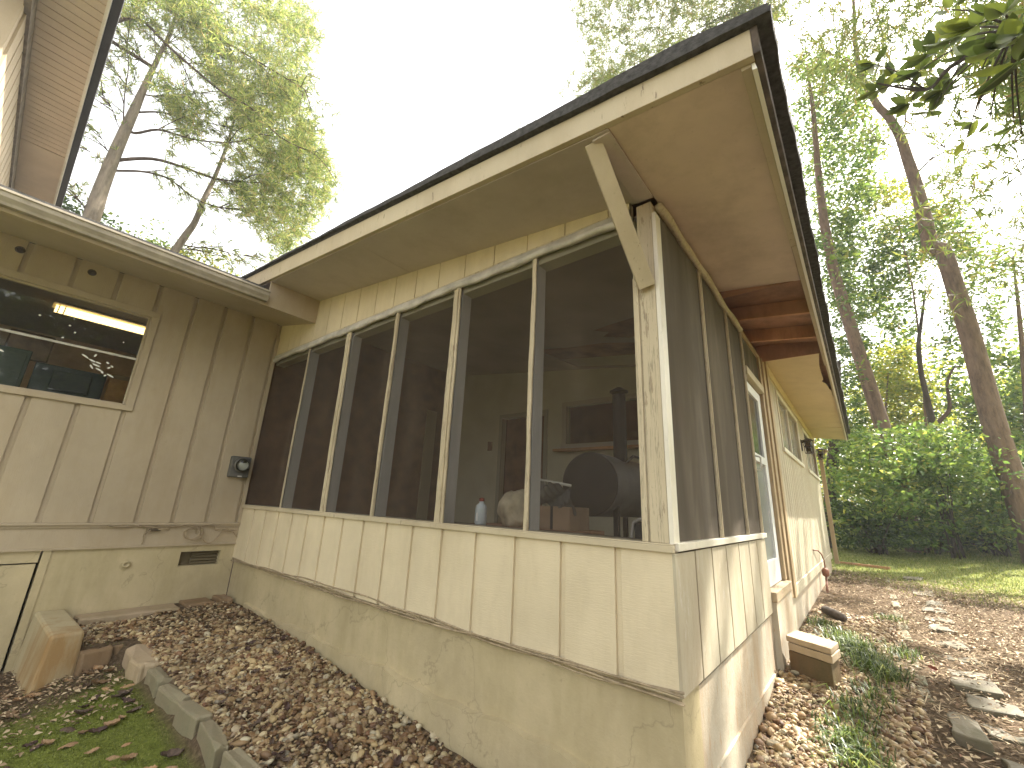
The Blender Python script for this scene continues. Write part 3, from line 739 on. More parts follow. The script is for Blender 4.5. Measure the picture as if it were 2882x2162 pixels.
# ledge trim, band, foundation
MB().box(XW - 0.02, XW + 0.048, -6.5, -0.02, -0.236, -0.214).box(XW - 0.02, XW + 0.030, -6.5, -0.02, -0.262, -0.237).build('water_table', m_siding_wing, H, bevel=0.003)
MB().box(XW - 0.08, XW + 0.018, -6.5, -0.02, -0.445, -0.263).build('band_board', m_siding_wing, H)
MB().box(XW - 0.05, XW + 0.030, -6.5, -0.015, -0.462, -0.446).build('band_edge', m_siding_wing, H)
fw = MB()
VY0, VY1, VZ0, VZ1 = -0.552, -0.157, -0.682, -0.530
for a, c_, z0, z1 in [(-1.64, VY0, -1.75, -0.463), (VY1, -0.001, -1.75, -0.463), (VY0, VY1, -1.75, VZ0), (VY0, VY1, VZ1, -0.463), (-6.5, -1.655, -0.565, -0.463), (-6.5, -2.75, -1.75, -0.566)]:
    fw.box(XW - 0.15, XW + 0.004, a, c_, z0, z1)
fw.build('foundation', m_found, H)
MB().box(XW - 0.02, XW + 0.016, -1.638, -1.585, -1.6, -0.464).build('crawl_door_casing', m_found, H)
MB().box(XW - 0.06, XW - 0.004, -2.74, -1.660, -1.5, -0.578).build('crawl_door', m_found, H, bevel=0.003)
MB().box(XW - 0.16, XW - 0.13, -2.74, -1.64, -1.6, -0.5).build('crawl_space_back', m_black, H)
vent = MB().box(XW - 0.14, XW - 0.09, VY0, VY1, VZ0, VZ1)
for k in range(4):
    vent.hexa([(XW - 0.07, VY0 + .12, VZ0 + .01 + k * .034), (XW - 0.07, VY1, VZ0 + .01 + k * .034), (XW - 0.05, VY1, VZ0 + .012 + k * .034), (XW - 0.05, VY0 + .12, VZ0 + .012 + k * .034)],
              [(XW - 0.09, VY0 + .12, VZ0 + .03 + k * .034), (XW - 0.09, VY1, VZ0 + .03 + k * .034), (XW - 0.07, VY1, VZ0 + .032 + k * .034), (XW - 0.07, VY0 + .12, VZ0 + .032 + k * .034)])
vent.build('foundation_vent', plain('dirty_vent', (0.14, 0.11, 0.06), 0.8), H)
for y, z in ((-2.474, 2.324), (-1.962, 2.327)):
    MB().lathe([(0.03, 0.0), (0.034, 0.004), (0.036, 0.010), (0.022, 0.0105), (0.02, 0.002)], (XW + 0.023, y, z), (1, 0, 0), 14).build('plug_hole', plain('dark_hole', (0.05, 0.035, 0.025), 0.8), H)
# wing soffit, fascia, gutter, roof
XF = -4.30
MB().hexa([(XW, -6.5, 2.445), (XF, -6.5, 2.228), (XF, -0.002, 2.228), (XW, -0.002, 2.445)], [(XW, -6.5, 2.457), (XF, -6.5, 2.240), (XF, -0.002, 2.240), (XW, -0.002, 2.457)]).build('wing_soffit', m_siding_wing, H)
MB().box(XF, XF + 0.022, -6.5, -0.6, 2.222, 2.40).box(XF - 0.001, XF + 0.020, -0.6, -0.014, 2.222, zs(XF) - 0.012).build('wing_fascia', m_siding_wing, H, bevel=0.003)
gp = [(0.024, 2.262), (0.080, 2.262), (0.090, 2.285), (0.112, 2.318), (0.118, 2.352), (0.130, 2.360), (0.130, 2.378), (0.118, 2.378), (0.116, 2.370), (0.106, 2.352), (0.098, 2.322), (0.076, 2.292), (0.070, 2.270), (0.030, 2.270), (0.030, 2.38), (0.024, 2.38)]
gp = [(XF + p[0], p[1] - 0.008) for p in gp]
gt = MB(); gt.prism([(p[0], p[1]) for p in gp], 1, -6.5, -0.625)
gt.prism([(XF + 0.024, 2.254), (XF + 0.080, 2.254), (XF + 0.090, 2.277), (XF + 0.112, 2.31), (XF + 0.118, 2.344), (XF + 0.13, 2.352), (XF + 0.13, 2.37), (XF + 0.024, 2.372)], 1, -0.627, -0.615)
gt.build('gutter', m_gutter, H)
MB().hexa([(-12, -6.5, 2.41 + 7.7 * 0.21), (XF + 0.06, -6.5, 2.395), (XF + 0.06, -0.66, 2.395), (-12, -0.66, 2.41 + 7.7 * 0.21)],
          [(-12, -6.5, 2.44 + 7.7 * 0.21), (XF + 0.06, -6.5, 2.42), (XF + 0.06, -0.66, 2.42), (-12, -0.66, 2.44 + 7.7 * 0.21)]).build('wing_roof', m_shingle, H)
MB().box(XF + 0.055, XF + 0.085, -6.5, -0.66, 2.380, 2.386).build('gutter_apron', plain('pale_apron', (0.66, 0.62, 0.5), 0.4), H)
# upper storey seen above the gutter: lap siding, frieze, slatted soffit, fascia, roof
US = 5.15
uw = MB().box(-13, -5.34, -3.2, -3.084, 2.3, 5.14).box(-5.44, -5.34, -6.5, -3.2, 2.3, 5.8)
x = -13
while x < -5.5:
    uw.box(x, x + 0.285, -3.0838, -3.062, 2.3, 5.12); x += 0.33
uw.build('upper_siding', m_siding_wing, H, label='pale vertical boards of the upper storey')  # darker wing paint; tree shade on this wall is put into the colour
MB().box(-13, -4.6, -3.09, -3.035, 4.92, 5.14).build('upper_frieze', m_greydirt, H)
uv = MB(); pitch = 0.135
x = -8.4
while x < -4.7:
    uv.box(x, x + pitch - 0.013, -3.05, -2.56, US, US + 0.03); x += pitch
uv.box(-8.4, -4.6, -3.05, -2.56, US + 0.018, US + 0.04)
uv.build('upper_soffit', m_vinyl, H)
MB().box(-13, -8.42, -3.06, -2.56, US - 0.004, US + 0.03).build('upper_soffit', m_vinyl, H)
MB().box(-13, -4.6, -2.56, -2.535, US - 0.02, US + 0.16).build('upper_fascia', m_white, H)
MB().box(-13, -4.6, -2.533, -2.455, US + 0.075, US + 0.19).build('upper_gutter', m_black, H)
MB().hexa([(-13, -6.5, US + 1.25), (-4.6, -6.5, US + 1.25), (-4.6, -2.47, US + 0.165), (-13, -2.47, US + 0.165)], [(-13, -6.5, US + 1.29), (-4.6, -6.5, US + 1.29), (-4.6, -2.47, US + 0.2), (-13, -2.47, US + 0.2)]).build('upper_roof', m_shingle, H)
# room behind the wing window
MB().box(-9.0, -8.9, -6, -0.1, -0.4, 2.6).box(-8.9, XW - 0.1, -0.2, -0.1, -0.4, 2.6).box(-8.9, XW - 0.1, -6.0, -5.9, -0.4, 2.6).box(-8.9, XW - 0.1, -5.9, -0.2, -0.45, -0.4).build('wing_room', plain('wing_room_brown', (0.50, 0.33, 0.21), 0.7, noise=0.3, nscale=3), H)
MB().box(-8.9, XW - 0.09, -5.9, -0.2, 2.40, 2.43).build('wing_ceiling', plain('wing_ceiling_paint', (0.30, 0.25, 0.19), 0.9, noise=0.1), H)
# downspout at the far corner
dsp = MB().hexa([(0.055, 10.37, -0.80), (0.135, 10.37, -0.80), (0.135, 10.45, -0.80), (0.055, 10.45, -0.80)], [(0.055, 10.37, 1.58), (0.135, 10.37, 1.58), (0.135, 10.45, 1.58), (0.055, 10.45, 1.58)])
dsp.beam((0.04, 10.41, 1.60), (0.25, 10.41, 1.75), 0.07, 0.07)
dsp.build('downspout', m_tan, H, bevel=0.004)

# ------------------------------------------------------------------ things on and in the house
# lit lamp on the wing ceiling
lt = thing('fluorescent_lamp', 'long lit fluorescent lamp glowing warm yellow behind the wing window', 'lamp', (-7.10, -1.60, 2.40))
MB().hexa([(-7.20, -2.13, 2.375), (-6.92, -2.13, 2.375), (-6.92, -0.9, 2.375), (-7.20, -0.9, 2.375)], [(-7.16, -2.11, 2.40), (-6.96, -2.11, 2.40), (-6.96, -0.9, 2.40), (-7.16, -0.9, 2.40)]).build('lamp_housing', plain('lamp_housing_paint', (0.75, 0.62, 0.38), 0.4), lt)
for x in (-7.17, -7.04):
    MB().tube([(x, -2.10, 2.345), (x, -0.93, 2.345)], 0.032, 12).build('lamp_tube', m_tube, lt, smooth=True)
for y in (-2.075, -2.02):
    MB().box(-7.215, -6.995, y, y + 0.010, 2.312, 2.374).build('lamp_clip', m_rust, lt)
hl = thing('ceiling_lamp', 'warm lamp glowing in the room behind the porch window', 'lamp', (-1.35, 4.7, 2.2))
MB().lathe([(0.05, 0.0), (0.15, 0.04), (0.16, 0.09), (0.10, 0.12)], (-1.35, 4.7, 2.10), seg=20).build('lamp_bowl', emit('warm_lamp_bowl', (1.0, 0.5, 0.16), 1.6), hl, smooth=True)
MB().lathe([(0.03, 0.0), (0.03, 0.20), (0.07, 0.215)], (-1.35, 4.7, 2.221), seg=14).build('lamp_stem', m_rust, hl)
# television, cabinet, carton, cup inside the wing
tv = thing('television', 'dark television with its back to the wing window', 'television', (-6.3, -1.82, 0.95))
MB().box(-6.34, -6.28, -2.10, -1.50, 1.12, 1.46).build('screen_case', plain('navy_black_plastic', (0.010, 0.012, 0.022), 0.35), tv, bevel=0.01)
MB().box(-6.28, -6.24, -1.95, -1.62, 1.18, 1.40).build('back_cover', plain('dark_plastic', (0.02, 0.018, 0.022), 0.5), tv, bevel=0.01)
MB().box(-6.37, -6.22, -1.90, -1.68, 0.95, 0.97).box(-6.32, -6.28, -1.82, -1.76, 0.97, 1.13).build('stand', m_black, tv)
cb = thing('filing_cabinet', 'dull green-grey cabinet at the left end of the wing window', 'cabinet', (-6.35, -2.40, -0.4))
MB().box(-6.6, -6.2, -2.75, -2.15, -0.4, 1.55).build('cabinet_body', plain('green_grey_metal', (0.06, 0.07, 0.065), 0.5, noise=0.15), cb, bevel=0.008)
MB().box(-6.2, -6.185, -2.72, -2.18, 1.0, 1.5).build('cabinet_panel', plain('green_grey_panel', (0.085, 0.095, 0.085), 0.5), cb, bevel=0.004)
ct = thing('counter', 'brown counter under the wing window inside', 'counter', (-6.1, -2.0, -0.4))
MB().box(-6.7, -5.5, -3.6, -0.4, 0.90, 0.945).build('counter_top', m_rawwood, ct)
MB().box(-6.6, -5.6, -3.5, -0.5, -0.4, 0.90).build('counter_base', m_inbrown, ct)
ca = thing('carton', 'orange-brown carton at the right end of the wing window', 'carton', (-6.1, -1.38, 0.945))
MB().box(-6.22, -6.0, -1.50, -1.28, 0.945, 1.38).build('carton_body', plain('orange_card', (0.38, 0.17, 0.05), 0.7, noise=0.3, nscale=9), ca)
MB().hexa([(-6.0, -1.50, 1.38), (-5.95, -1.50, 1.42), (-5.95, -1.28, 1.42), (-6.0, -1.28, 1.38)], [(-6.0, -1.50, 1.383), (-5.95, -1.50, 1.424), (-5.95, -1.28, 1.424), (-6.0, -1.28, 1.383)]).build('carton_flap', plain('brown_card', (0.3, 0.17, 0.08), 0.8), ca)
cu = thing('cup', 'small white cup standing behind the wing window glass', 'cup', (-5.75, -1.43, 0.945))
MB().lathe([(0.03, 0), (0.037, 0.01), (0.042, 0.11), (0.038, 0.11), (0.033, 0.012)], (-5.75, -1.43, 0.945), seg=18).build('cup_body', plain('white_china', (0.75, 0.73, 0.68), 0.3), cu, smooth=True)
MB().tube([(-5.75, -1.39, 1.03), (-5.75, -1.365, 1.02), (-5.75, -1.365, 0.985), (-5.75, -1.39, 0.975)], 0.006, 6).build('handle', plain('white_china', (0.75, 0.73, 0.68), 0.3), cu)
# pinkish cloth on a wall and a yellow ruler strip, seen above the television
ph = thing('picture', 'pinkish picture hanging above the green-grey cabinet', 'picture', (-6.75, -2.15, 1.6))
MB().box(-6.76, -6.74, -2.36, -2.02, 1.56, 1.86).build('picture_sheet', plain('pinkish_sheet', (0.33, 0.18, 0.13), 0.8, noise=0.3, nscale=8), ph)
MB().box(-6.765, -6.735, -2.375, -2.36, 1.55, 1.87).box(-6.765, -6.735, -2.02, -2.005, 1.55, 1.87).box(-6.765, -6.735, -2.36, -2.02, 1.545, 1.56).box(-6.765, -6.735, -2.36, -2.02, 1.86, 1.875).build('picture_frame', m_inbrown, ph)

# electric meter
me_ = thing('electric_meter', 'grey electric meter with a round glass dial on the wing siding', 'meter', (XW + 0.012, -0.175, 0.325))
MB().box(XW + 0.0245, XW + 0.10, -0.285, -0.065, 0.325, 0.58).build('meter_box', m_meter, me_, bevel=0.012)
MB().lathe([(0.085, 0.0), (0.088, 0.018), (0.080, 0.024), (0.074, 0.02)], (XW + 0.10, -0.165, 0.475), (1, 0, 0), 28).build('meter_ring', plain('ring_metal', (0.16, 0.15, 0.13), 0.35, metal=0.6), me_, smooth=True)
MB().lathe([(0.071, 0.0), (0.071, 0.05), (0.062, 0.075), (0.02, 0.085)], (XW + 0.12, -0.165, 0.475), (1, 0, 0), 28).build('meter_glass', glass_mat('meter_glass', (0.8, 0.82, 0.8), 0.05), me_, smooth=True)
MB().lathe([(0.066, 0.0), (0.064, 0.015)], (XW + 0.125, -0.165, 0.475), (1, 0, 0), 28).build('dial', plain('pale_dial', (0.50, 0.49, 0.44), 0.5), me_)
MB().box(XW + 0.141, XW + 0.150, -0.195, -0.135, 0.505, 0.525).build('dial_window', m_black, me_)
MB().box(XW + 0.10, XW + 0.125, -0.19, -0.145, 0.330, 0.345).build('latch', m_alu, me_)

# cables along the foot of the porch siding
def sag(x, z0, amp, ph, lo=0.0):
    return z0 + amp * math.sin(x * 1.7 + ph) + 0.006 * math.sin(x * 7 + ph * 2)
for k, (z0, amp, ph, r_, lab) in enumerate([(-0.605, 0.012, 0.3, 0.0065, 'topmost tan cable along the foot of the porch siding'), (-0.622, 0.010, 1.7, 0.0055, 'middle tan cable along the foot of the porch siding'),
                                       (-0.640, 0.008, 2.9, 0.007, 'lowest tan cable along the foot of the porch siding'), (-0.632, 0.016, 4.4, 0.004, 'thinnest tan cable, crossing the others at the foot of the siding')]):
    pts = [(XW + 0.03 + 5.33 * i / 60, -0.020 - 0.007 * (k % 2) - 0.006 * math.sin(i * 0.9 + k), sag(XW + 5.33 * i / 60, z0 - 0.012, amp, ph)) for i in range(61)]
    o = MB().tube(pts, r_, 6).build('cable', m_cable, smooth=True, origin=(-2.6, -0.02, -0.63))
    tag(o, lab, 'cable', 'cables stapled along the foot of the porch')
# messy cable loops on the wing band
pts = []
for i in range(80):
    t = i / 79
    y = -1.25 + 1.2 * t
    pts.append((XW + 0.045 + 0.006 * math.sin(i * .8), y, -0.236 - 0.018 * abs(math.sin(i * 0.22)) - (0.05 * t if t > .8 else 0)))
tag(MB().tube(pts, 0.006, 6).build('cable', m_cable, smooth=True, origin=(XW + .04, -0.6, -0.25)), 'slack cable running along the wing ledge to the inner corner', 'cable')
pts = []
for i in range(60):
    t = i / 59; a = t * 4.4 * math.pi
    pts.append((XW + 0.055 + 0.01 * math.sin(a * 1.3), -0.53 + 0.06 * math.cos(a) * (1 + .4 * t) + 0.06 * t, -0.33 + 0.055 * math.sin(a) * (1 + 0.3 * t)))
for i in range(14):
    t = i / 13
    pts.append((XW + 0.05, -0.42 + 0.22 * t, -0.34 - 0.12 * math.sin(t * 3.14) + 0.04 * t))
for i in range(12):
    t = i / 11
    pts.append((XW + 0.04, -0.2 + 0.17 * t, -0.30 - 0.02 * t - 0.20 * max(0, t - .7)))
tag(MB().tube(pts, 0.006, 6).build('coiled_cable', m_cable, smooth=True, origin=(XW + .05, -0.45, -0.4)), 'tangled coil of tan cable hanging above the foundation vent', 'cable')
pts = [(XW + 0.035, -0.93 + 0.003 * math.sin(i), -0.25 - 0.02 * i) for i in range(10)]
pts = [(XW + 0.05, -0.80, -0.275), (XW + 0.06, -0.86, -0.262), (XW + 0.05, -0.92, -0.268)] + pts
tag(MB().tube(pts, 0.005, 6).build('cable', m_cable, smooth=True, origin=(XW + .04, -0.9, -0.3)), 'short cable end drooping from the wing ledge left of the coil', 'cable')
jb = thing('junction_box', 'small grimy junction box with cable ends under the wing ledge', 'box', (XW + 0.03, -0.86, -0.29))
MB().box(XW + 0.019, XW + 0.055, -0.90, -0.80, -0.30, -0.268).build('box_body', plain('grimy_box', (0.10, 0.075, 0.05), 0.7, noise=.3), jb, bevel=0.006)
MB().tube([(XW + .05, -.82, -.28), (XW + .075, -.78, -.275), (XW + .07, -.73, -.285)], 0.008, 6).tube([(XW + .05, -.88, -.285), (XW + .07, -.91, -.30), (XW + .06, -.93, -.33)], 0.006, 6).build('box_lead', m_cable, jb, smooth=True)
sp = thing('pipe_cap', 'round painted pipe cap on the wing foundation', 'pipe cap', (XW, -1.009, -0.627))
MB().lathe([(0.032, 0.0), (0.034, 0.02), (0.030, 0.026), (0.018, 0.028), (0.016, 0.014)], (XW + 0.004, -1.009, -0.627), (1, 0, 0), 18).build('cap', m_found, sp, smooth=True)
MB().lathe([(0.045, 0.0), (0.042, 0.004)], (XW + 0.0045, -1.012, -0.64), (1, 0, 0), 14).build('flange', m_found, sp)

# smoker tank inside the porch
tk = thing('smoker_tank', 'big grey cylindrical smoker with a chimney inside the porch', 'smoker', (-1.0, 1.6, -0.5))
TX, TZ, TR = -1.0, 0.35, 0.262
MB().lathe([(TR - 0.012, 0), (TR, 0.012), (TR, 1.2), (TR - 0.012, 1.212)], (TX, 1.0, TZ), (0, 1, 0), 48).build('tank_body', m_tank, tk)
MB().lathe([(TR - 0.008, 0), (TR - 0.005, 0.009)], (TX, 0.988, TZ), (0, 1, 0), 48).build('tank_end', m_tank_dark, tk)
MB().lathe([(0.060, 0), (0.060, 0.62)], (-0.885, 1.36, 0.56), (0, 0, 1), 20).lathe([(0.085, 0), (0.085, 0.012), (0.02, 0.05)], (-0.885, 1.36, 1.20), (0, 0, 1), 20).build('chimney', m_tank_dark, tk)
for x in (-1.18, -0.82):
    for y in (1.12, 2.08): MB().box(x - 0.02, x + 0.02, y - 0.02, y + 0.02, -0.5, 0.18).build('leg', m_black, tk)
MB().tube([(-0.80, 1.3, 0.55), (-0.74, 1.3, 0.60), (-0.74, 1.8, 0.60), (-0.80, 1.8, 0.55)], 0.012, 8).build('lid_handle', m_black, tk)
# bench with things on it
bn = thing('work_bench', 'low bench behind the porch screen holding the bag and box', 'bench', (-1.2, 0.5, -0.5))
MB().box(-1.75, -0.78, 0.26, 0.82, -0.035, -0.005).build('bench_top', m_rawwood_dark, bn)
for x in (-1.72, -0.82):
    for y in (0.29, 0.79): MB().box(x - .025, x + .025, y - .025, y + .025, -0.5, -0.035).build('leg', m_rawwood_dark, bn)
MB().box(XW, -0.15, 0.116, 0.20, -0.02, 0.004).build('inner_ledge', m_floor, H)
bo = thing('bottle', 'translucent white bottle with a red cap on the porch ledge', 'bottle', (-1.44, 0.165, 0.004))
m_bot = plain('milky_plastic', (0.50, 0.56, 0.60), 0.3, spec=0.6)
MB().lathe([(0.038, 0.0), (0.043, 0.01), (0.043, 0.11), (0.038, 0.132), (0.018, 0.150), (0.016, 0.165)], (-1.43, 0.165, 0.004), seg=24).build('bottle_body', m_bot, bo, smooth=True)
MB().lathe([(0.019, 0.0), (0.019, 0.02), (0.012, 0.024)], (-1.43, 0.165, 0.167), seg=18).build('cap', plain('red_cap', (0.22, 0.02, 0.015), 0.4), bo)
MB().box(-1.432, -1.420, 0.118, 0.1215, 0.03, 0.085).build('level_marks', plain('white_marks', (0.85, 0.85, 0.85), 0.5), bo)
ob = thing('bottle', 'little orange bottle low behind the third screen from the corner', 'bottle', (-1.86, 0.17, 0.004))
MB().lathe([(0.030, 0.0), (0.033, 0.006), (0.033, 0.05), (0.012, 0.066), (0.011, 0.075)], (-1.86, 0.165, 0.004), seg=18).build('bottle_body', plain('orange_plastic', (0.50, 0.16, 0.02), 0.35), ob, smooth=True)
MB().lathe([(0.013, 0.0), (0.013, 0.014), (0.009, 0.017)], (-1.86, 0.165, 0.079), seg=14).build('cap', plain('dark_orange_cap', (0.3, 0.07, 0.02), 0.4), ob)
def blob(c, r, seed, amp, sub=4, fl=0.9):
    bm = bmesh.new(); bmesh.ops.create_icosphere(bm, subdivisions=sub, radius=1.0)
    r_ = np.random.default_rng(seed); ks = [(r_.normal(size=3) * k, r_.uniform(0, 6), 1 / k) for k in (1.5, 2, 3, 4, 5, 7, 9, 11)]
    vs = []
    for v in bm.verts:
        p = np.array(v.co); d = sum(a * abs(math.sin(float(p @ k) + ph)) for k, ph, a in ks)
        q = p * (1 + amp * (d - 0.9)) * np.array(r)
        vs.append((c[0] + q[0], c[1] + q[1], max(c[2] - r[2] * fl, c[2] + q[2])))
    fs = [tuple(x.index for x in f.verts) for f in bm.faces]
    bm.free(); m = MB(); m.add(vs, fs); return m
bg_ = blob((-1.36, 0.48, 0.115), (0.125, 0.10, 0.135), 4, 0.30)
tag(bg_.build('cloth_bag', plain('grubby_canvas', (0.42, 0.36, 0.25), 0.8, noise=0.25, nscale=12, bumps=0.4), smooth=True, origin=(-1.36, .48, -.005)), 'crumpled beige cloth bag on the bench behind the screen', 'bag')
bx_ = thing('carton', 'brown carton on the bench between bag and smoker', 'carton', (-1.0, 0.55, -0.005))
MB().box(-1.16, -0.86, 0.46, 0.74, -0.005, 0.155).build('carton_body', plain('brown_carton', (0.24, 0.17, 0.11), 0.8, noise=0.2, nscale=6), bx_, bevel=0.004)
MB().box(-1.02, -1.00, 0.455, 0.459, -0.005, 0.155).build('tape', m_black, bx_)
# clear plastic sheet draped over a rail on the carton
ps = MB(); nx_, ny_ = 26, 18
V = []
for j in range(ny_ + 1):
    for i in range(nx_ + 1):
        u, v = i / nx_, j / ny_
        x = -1.17 + 0.33 * u; y = 0.44 + 0.05 * v + 0.03 * math.sin(u * 9 + v * 5); z = 0.335 - 0.05 * u - 0.165 * v + 0.016 * math.sin(u * 13 + v * 11) + 0.010 * math.sin(u * 29 - v * 17)
        V.append((x, y, z))
ps.add(V, [(j * (nx_ + 1) + i, j * (nx_ + 1) + i + 1, (j + 1) * (nx_ + 1) + i + 1, (j + 1) * (nx_ + 1) + i) for j in range(ny_) for i in range(nx_)])
tag(ps.build('plastic_sheet', plain('shiny_plastic', (0.10, 0.10, 0.10), 0.12, spec=1.0), smooth=True, origin=(-1.0, .5, .17)), 'shiny crumpled plastic sheet draped over the brown carton', 'plastic sheet')
rl = thing('rail', 'pale metal rail lying across the draped plastic sheet', 'rail', (-1.03, 0.56, 0.30))
MB().tube([(-1.20, 0.52, 0.352), (-0.86, 0.47, 0.302)], 0.010, 8).build('rail_bar', plain('pale_metal', (0.5, 0.48, 0.42), 0.35), rl, smooth=True)
MB().box(-1.19, -1.165, 0.51, 0.53, -0.005, 0.345).build('rail_foot', plain('dull_metal', (0.2, 0.19, 0.18), 0.5), rl)
ch = thing('lawn_chair', 'folded-back lawn chair with a pale tube frame beside the corner post', 'chair', (-0.30, 0.62, -0.5))
m_chair = plain('pale_chair_tube', (0.42, 0.40, 0.36), 0.4)
MB().tube([(-0.43, 0.50, -0.5), (-0.435, 0.52, 0.0), (-0.425, 0.53, 0.075), (-0.38, 0.53, 0.10), (-0.20, 0.55, 0.10), (-0.155, 0.55, 0.07), (-0.15, 0.55, 0.0), (-0.15, 0.53, -0.5)], 0.011, 8).build('back_frame', m_chair, ch, smooth=True)
MB().tube([(-0.43, 0.95, -0.5), (-0.43, 0.95, -0.16), (-0.43, 0.52, -0.14), (-0.15, 0.54, -0.14), (-0.15, 0.97, -0.16), (-0.15, 0.97, -0.5)], 0.011, 8).build('seat_frame', m_chair, ch, smooth=True)
MB().box(-0.42, -0.16, 0.535, 0.545, -0.12, 0.085).build('backrest', m_black, ch)
MB().box(-0.42, -0.16, 0.54, 0.94, -0.15, -0.14).build('seat', m_black, ch)

# lamps on the side wall
def wall_lamp(y, z, lab):
    t = thing('wall_lamp', lab, 'lamp', (0.012, y, z), 'lanterns on the side wall')
    MB().box(0.0125, 0.03, y - 0.05, y + 0.05, z - 0.10, z + 0.10).build('back_plate', m_rust, t, bevel=0.006)
    MB().tube([(0.03, y, z + 0.05), (0.08, y, z + 0.07), (0.12, y, z + 0.10)], 0.010, 8).build('arm', m_rust, t, smooth=True)
    MB().lathe([(0.02, 0.03), (0.09, 0.0), (0.095, -0.015), (0.02, -0.012)], (0.12, y, z + 0.09), (0, 0, 1), 8).build('lamp_cap', m_rust, t)
    c = MB()
    for k in range(6):
        a = k * math.pi / 3
        c.tube([(0.12 + 0.075 * math.cos(a), y + 0.075 * math.sin(a), z + 0.08), (0.12 + 0.06 * math.cos(a), y + 0.06 * math.sin(a), z - 0.14)], 0.006, 5)
    c.lathe([(0.065, 0.0), (0.065, 0.012)], (0.12, y, z - 0.15), (0, 0, 1), 12); c.lathe([(0.074, 0.0), (0.074, 0.014)], (0.12, y, z - 0.03), (0, 0, 1), 12)
    c.build('cage', m_rust, t)
    MB().lathe([(0.045, 0.0), (0.06, 0.17)], (0.12, y, z - 0.12), (0, 0, 1), 12).build('lamp_glass', glass_mat('smoked_glass', (0.35, 0.3, 0.25), 0.1), t)
wall_lamp(7.02, 1.42, 'rusty brown wall lantern between the two side windows')
wall_lamp(10.22, 1.66, 'dark wall lantern under the far end of the eave')
gp_ = thing('riser_pipe', 'rusty bent riser pipe standing against the side foundation', 'pipe', (0.09, 6.95, -0.99))
MB().tube([(0.085, 6.93, -1.02), (0.085, 7.2, -0.76)], 0.016, 8).build('pipe_stem', m_copper, gp_, smooth=True)
MB().lathe([(0.02, 0), (0.05, 0.02), (0.055, 0.10), (0.03, 0.14)], (0.085, 7.18, -0.78), (0, 0.1, 1), 12).build('regulator', m_copper, gp_, smooth=True)
MB().tube([(0.085, 7.2, -0.66), (0.085, 7.22, -0.52), (0.07, 7.1, -0.42), (0.05, 6.8, -0.35), (0.02, 6.4, -0.326)], 0.011, 8).build('pipe_bend', m_copper, gp_, smooth=True)

# ------------------------------------------------------------------ stones, bricks, pavers, leaves
def gz1(x, y): return float(ground_z(x, y))
def stone_mesh(name, poly, z0, z1, mat, bev=0.012, jit=0.006, top_in=0.0):
    cx = sum(p[0] for p in poly) / len(poly); cy = sum(p[1] for p in poly) / len(poly)
    m = MB(); k = len(poly)
    # subdivide the outline a little so that edges are chipped
    out = []
    for i in range(k):
        a, b_ = poly[i], poly[(i + 1) % k]
        for t in (0, 0.34, 0.67):
            out.append((a[0] + (b_[0] - a[0]) * t + rnd.uniform(-jit, jit), a[1] + (b_[1] - a[1]) * t + rnd.uniform(-jit, jit)))
    k = len(out)
    top = [((p[0] - cx) * (1 - top_in) + cx, (p[1] - cy) * (1 - top_in) + cy, z1 + rnd.uniform(-jit, jit) * 0.6) for p in out]
    m.add([(p[0], p[1], z0) for p in out] + top, [tuple(range(k - 1, -1, -1)), tuple(range(k, 2 * k))] + [(i, (i + 1) % k, k + (i + 1) % k, k + i) for i in range(k)])
    return m.build(name, mat, origin=(cx, cy, z0), bevel=bev)
# grey edging stones across the court
xs_e = [-4.02, -3.67, -3.30, -2.86, -2.52, -2.10, -1.72, -1.36, -1.0, -0.6]
elab = ['grey edging stone next to the pale corner stone', 'second grey edging stone from the pale corner stone', 'long grey edging stone third from the corner stone', 'fourth grey edging stone from the corner stone, moss at its foot',
        'fifth grey edging stone from the corner stone', 'nearest whole grey edging stone at the foot of the photo', 'edging stone cut by the bottom edge of the photo', 'edging stone past the bottom edge of the photo', 'edging stone farthest right before the porch corner']
for i in range(1, len(xs_e) - 1):
    a, c_ = xs_e[i] + 0.008, xs_e[i + 1] - 0.008
    w = 0.040 + rnd.uniform(-0.004, 0.008); y = EDGE_Y + rnd.uniform(-0.012, 0.012); r_ = rnd.uniform(-0.02, 0.02)
    zt = -1.165 + rnd.uniform(-0.014, 0.014) - 0.045 * max(0, (a + 2.6) / 2.6)
    o = stone_mesh('edging_stone', [(a, y - w - r_), (c_, y - w + r_), (c_, y + w + r_), (a, y + w - r_)], -1.46, zt, m_stone, 0.018, 0.010, 0.06)
    tag(o, elab[i - 1], 'edging stone', 'grey edging stones between moss and gravel')
o = stone_mesh('corner_stone', [(-4.28, -1.06), (-4.00, -1.10), (-3.70, -1.08), (-3.69, -0.95), (-4.02, -0.90), (-4.29, -0.90)], -1.42, -1.15, m_block, 0.02, 0.012, 0.05)
tag(o, 'pale chunky stone at the corner where bricks and edging meet', 'stone')
# dirty bricks between the concrete pier and the corner stone
bl = [((-4.36, -1.335), (-4.40, -1.13), 'dirty brick beside the concrete pier'), ((-4.405, -1.12), (-4.50, -0.90), 'dirty brick behind the pale corner stone')]
for p, q, lab in bl:
    d = Vector((q[0] - p[0], q[1] - p[1])).normalized(); nrm = Vector((-d.y, d.x)) * 0.05
    o = stone_mesh('brick', [(p[0] + nrm.x, p[1] + nrm.y), (q[0] + nrm.x, q[1] + nrm.y), (q[0] - nrm.x, q[1] - nrm.y), (p[0] - nrm.x, p[1] - nrm.y)], -1.46, -1.155, m_brick, 0.014, 0.006, 0.03)
    tag(o, lab, 'brick', 'bricks edging the gravel bed')
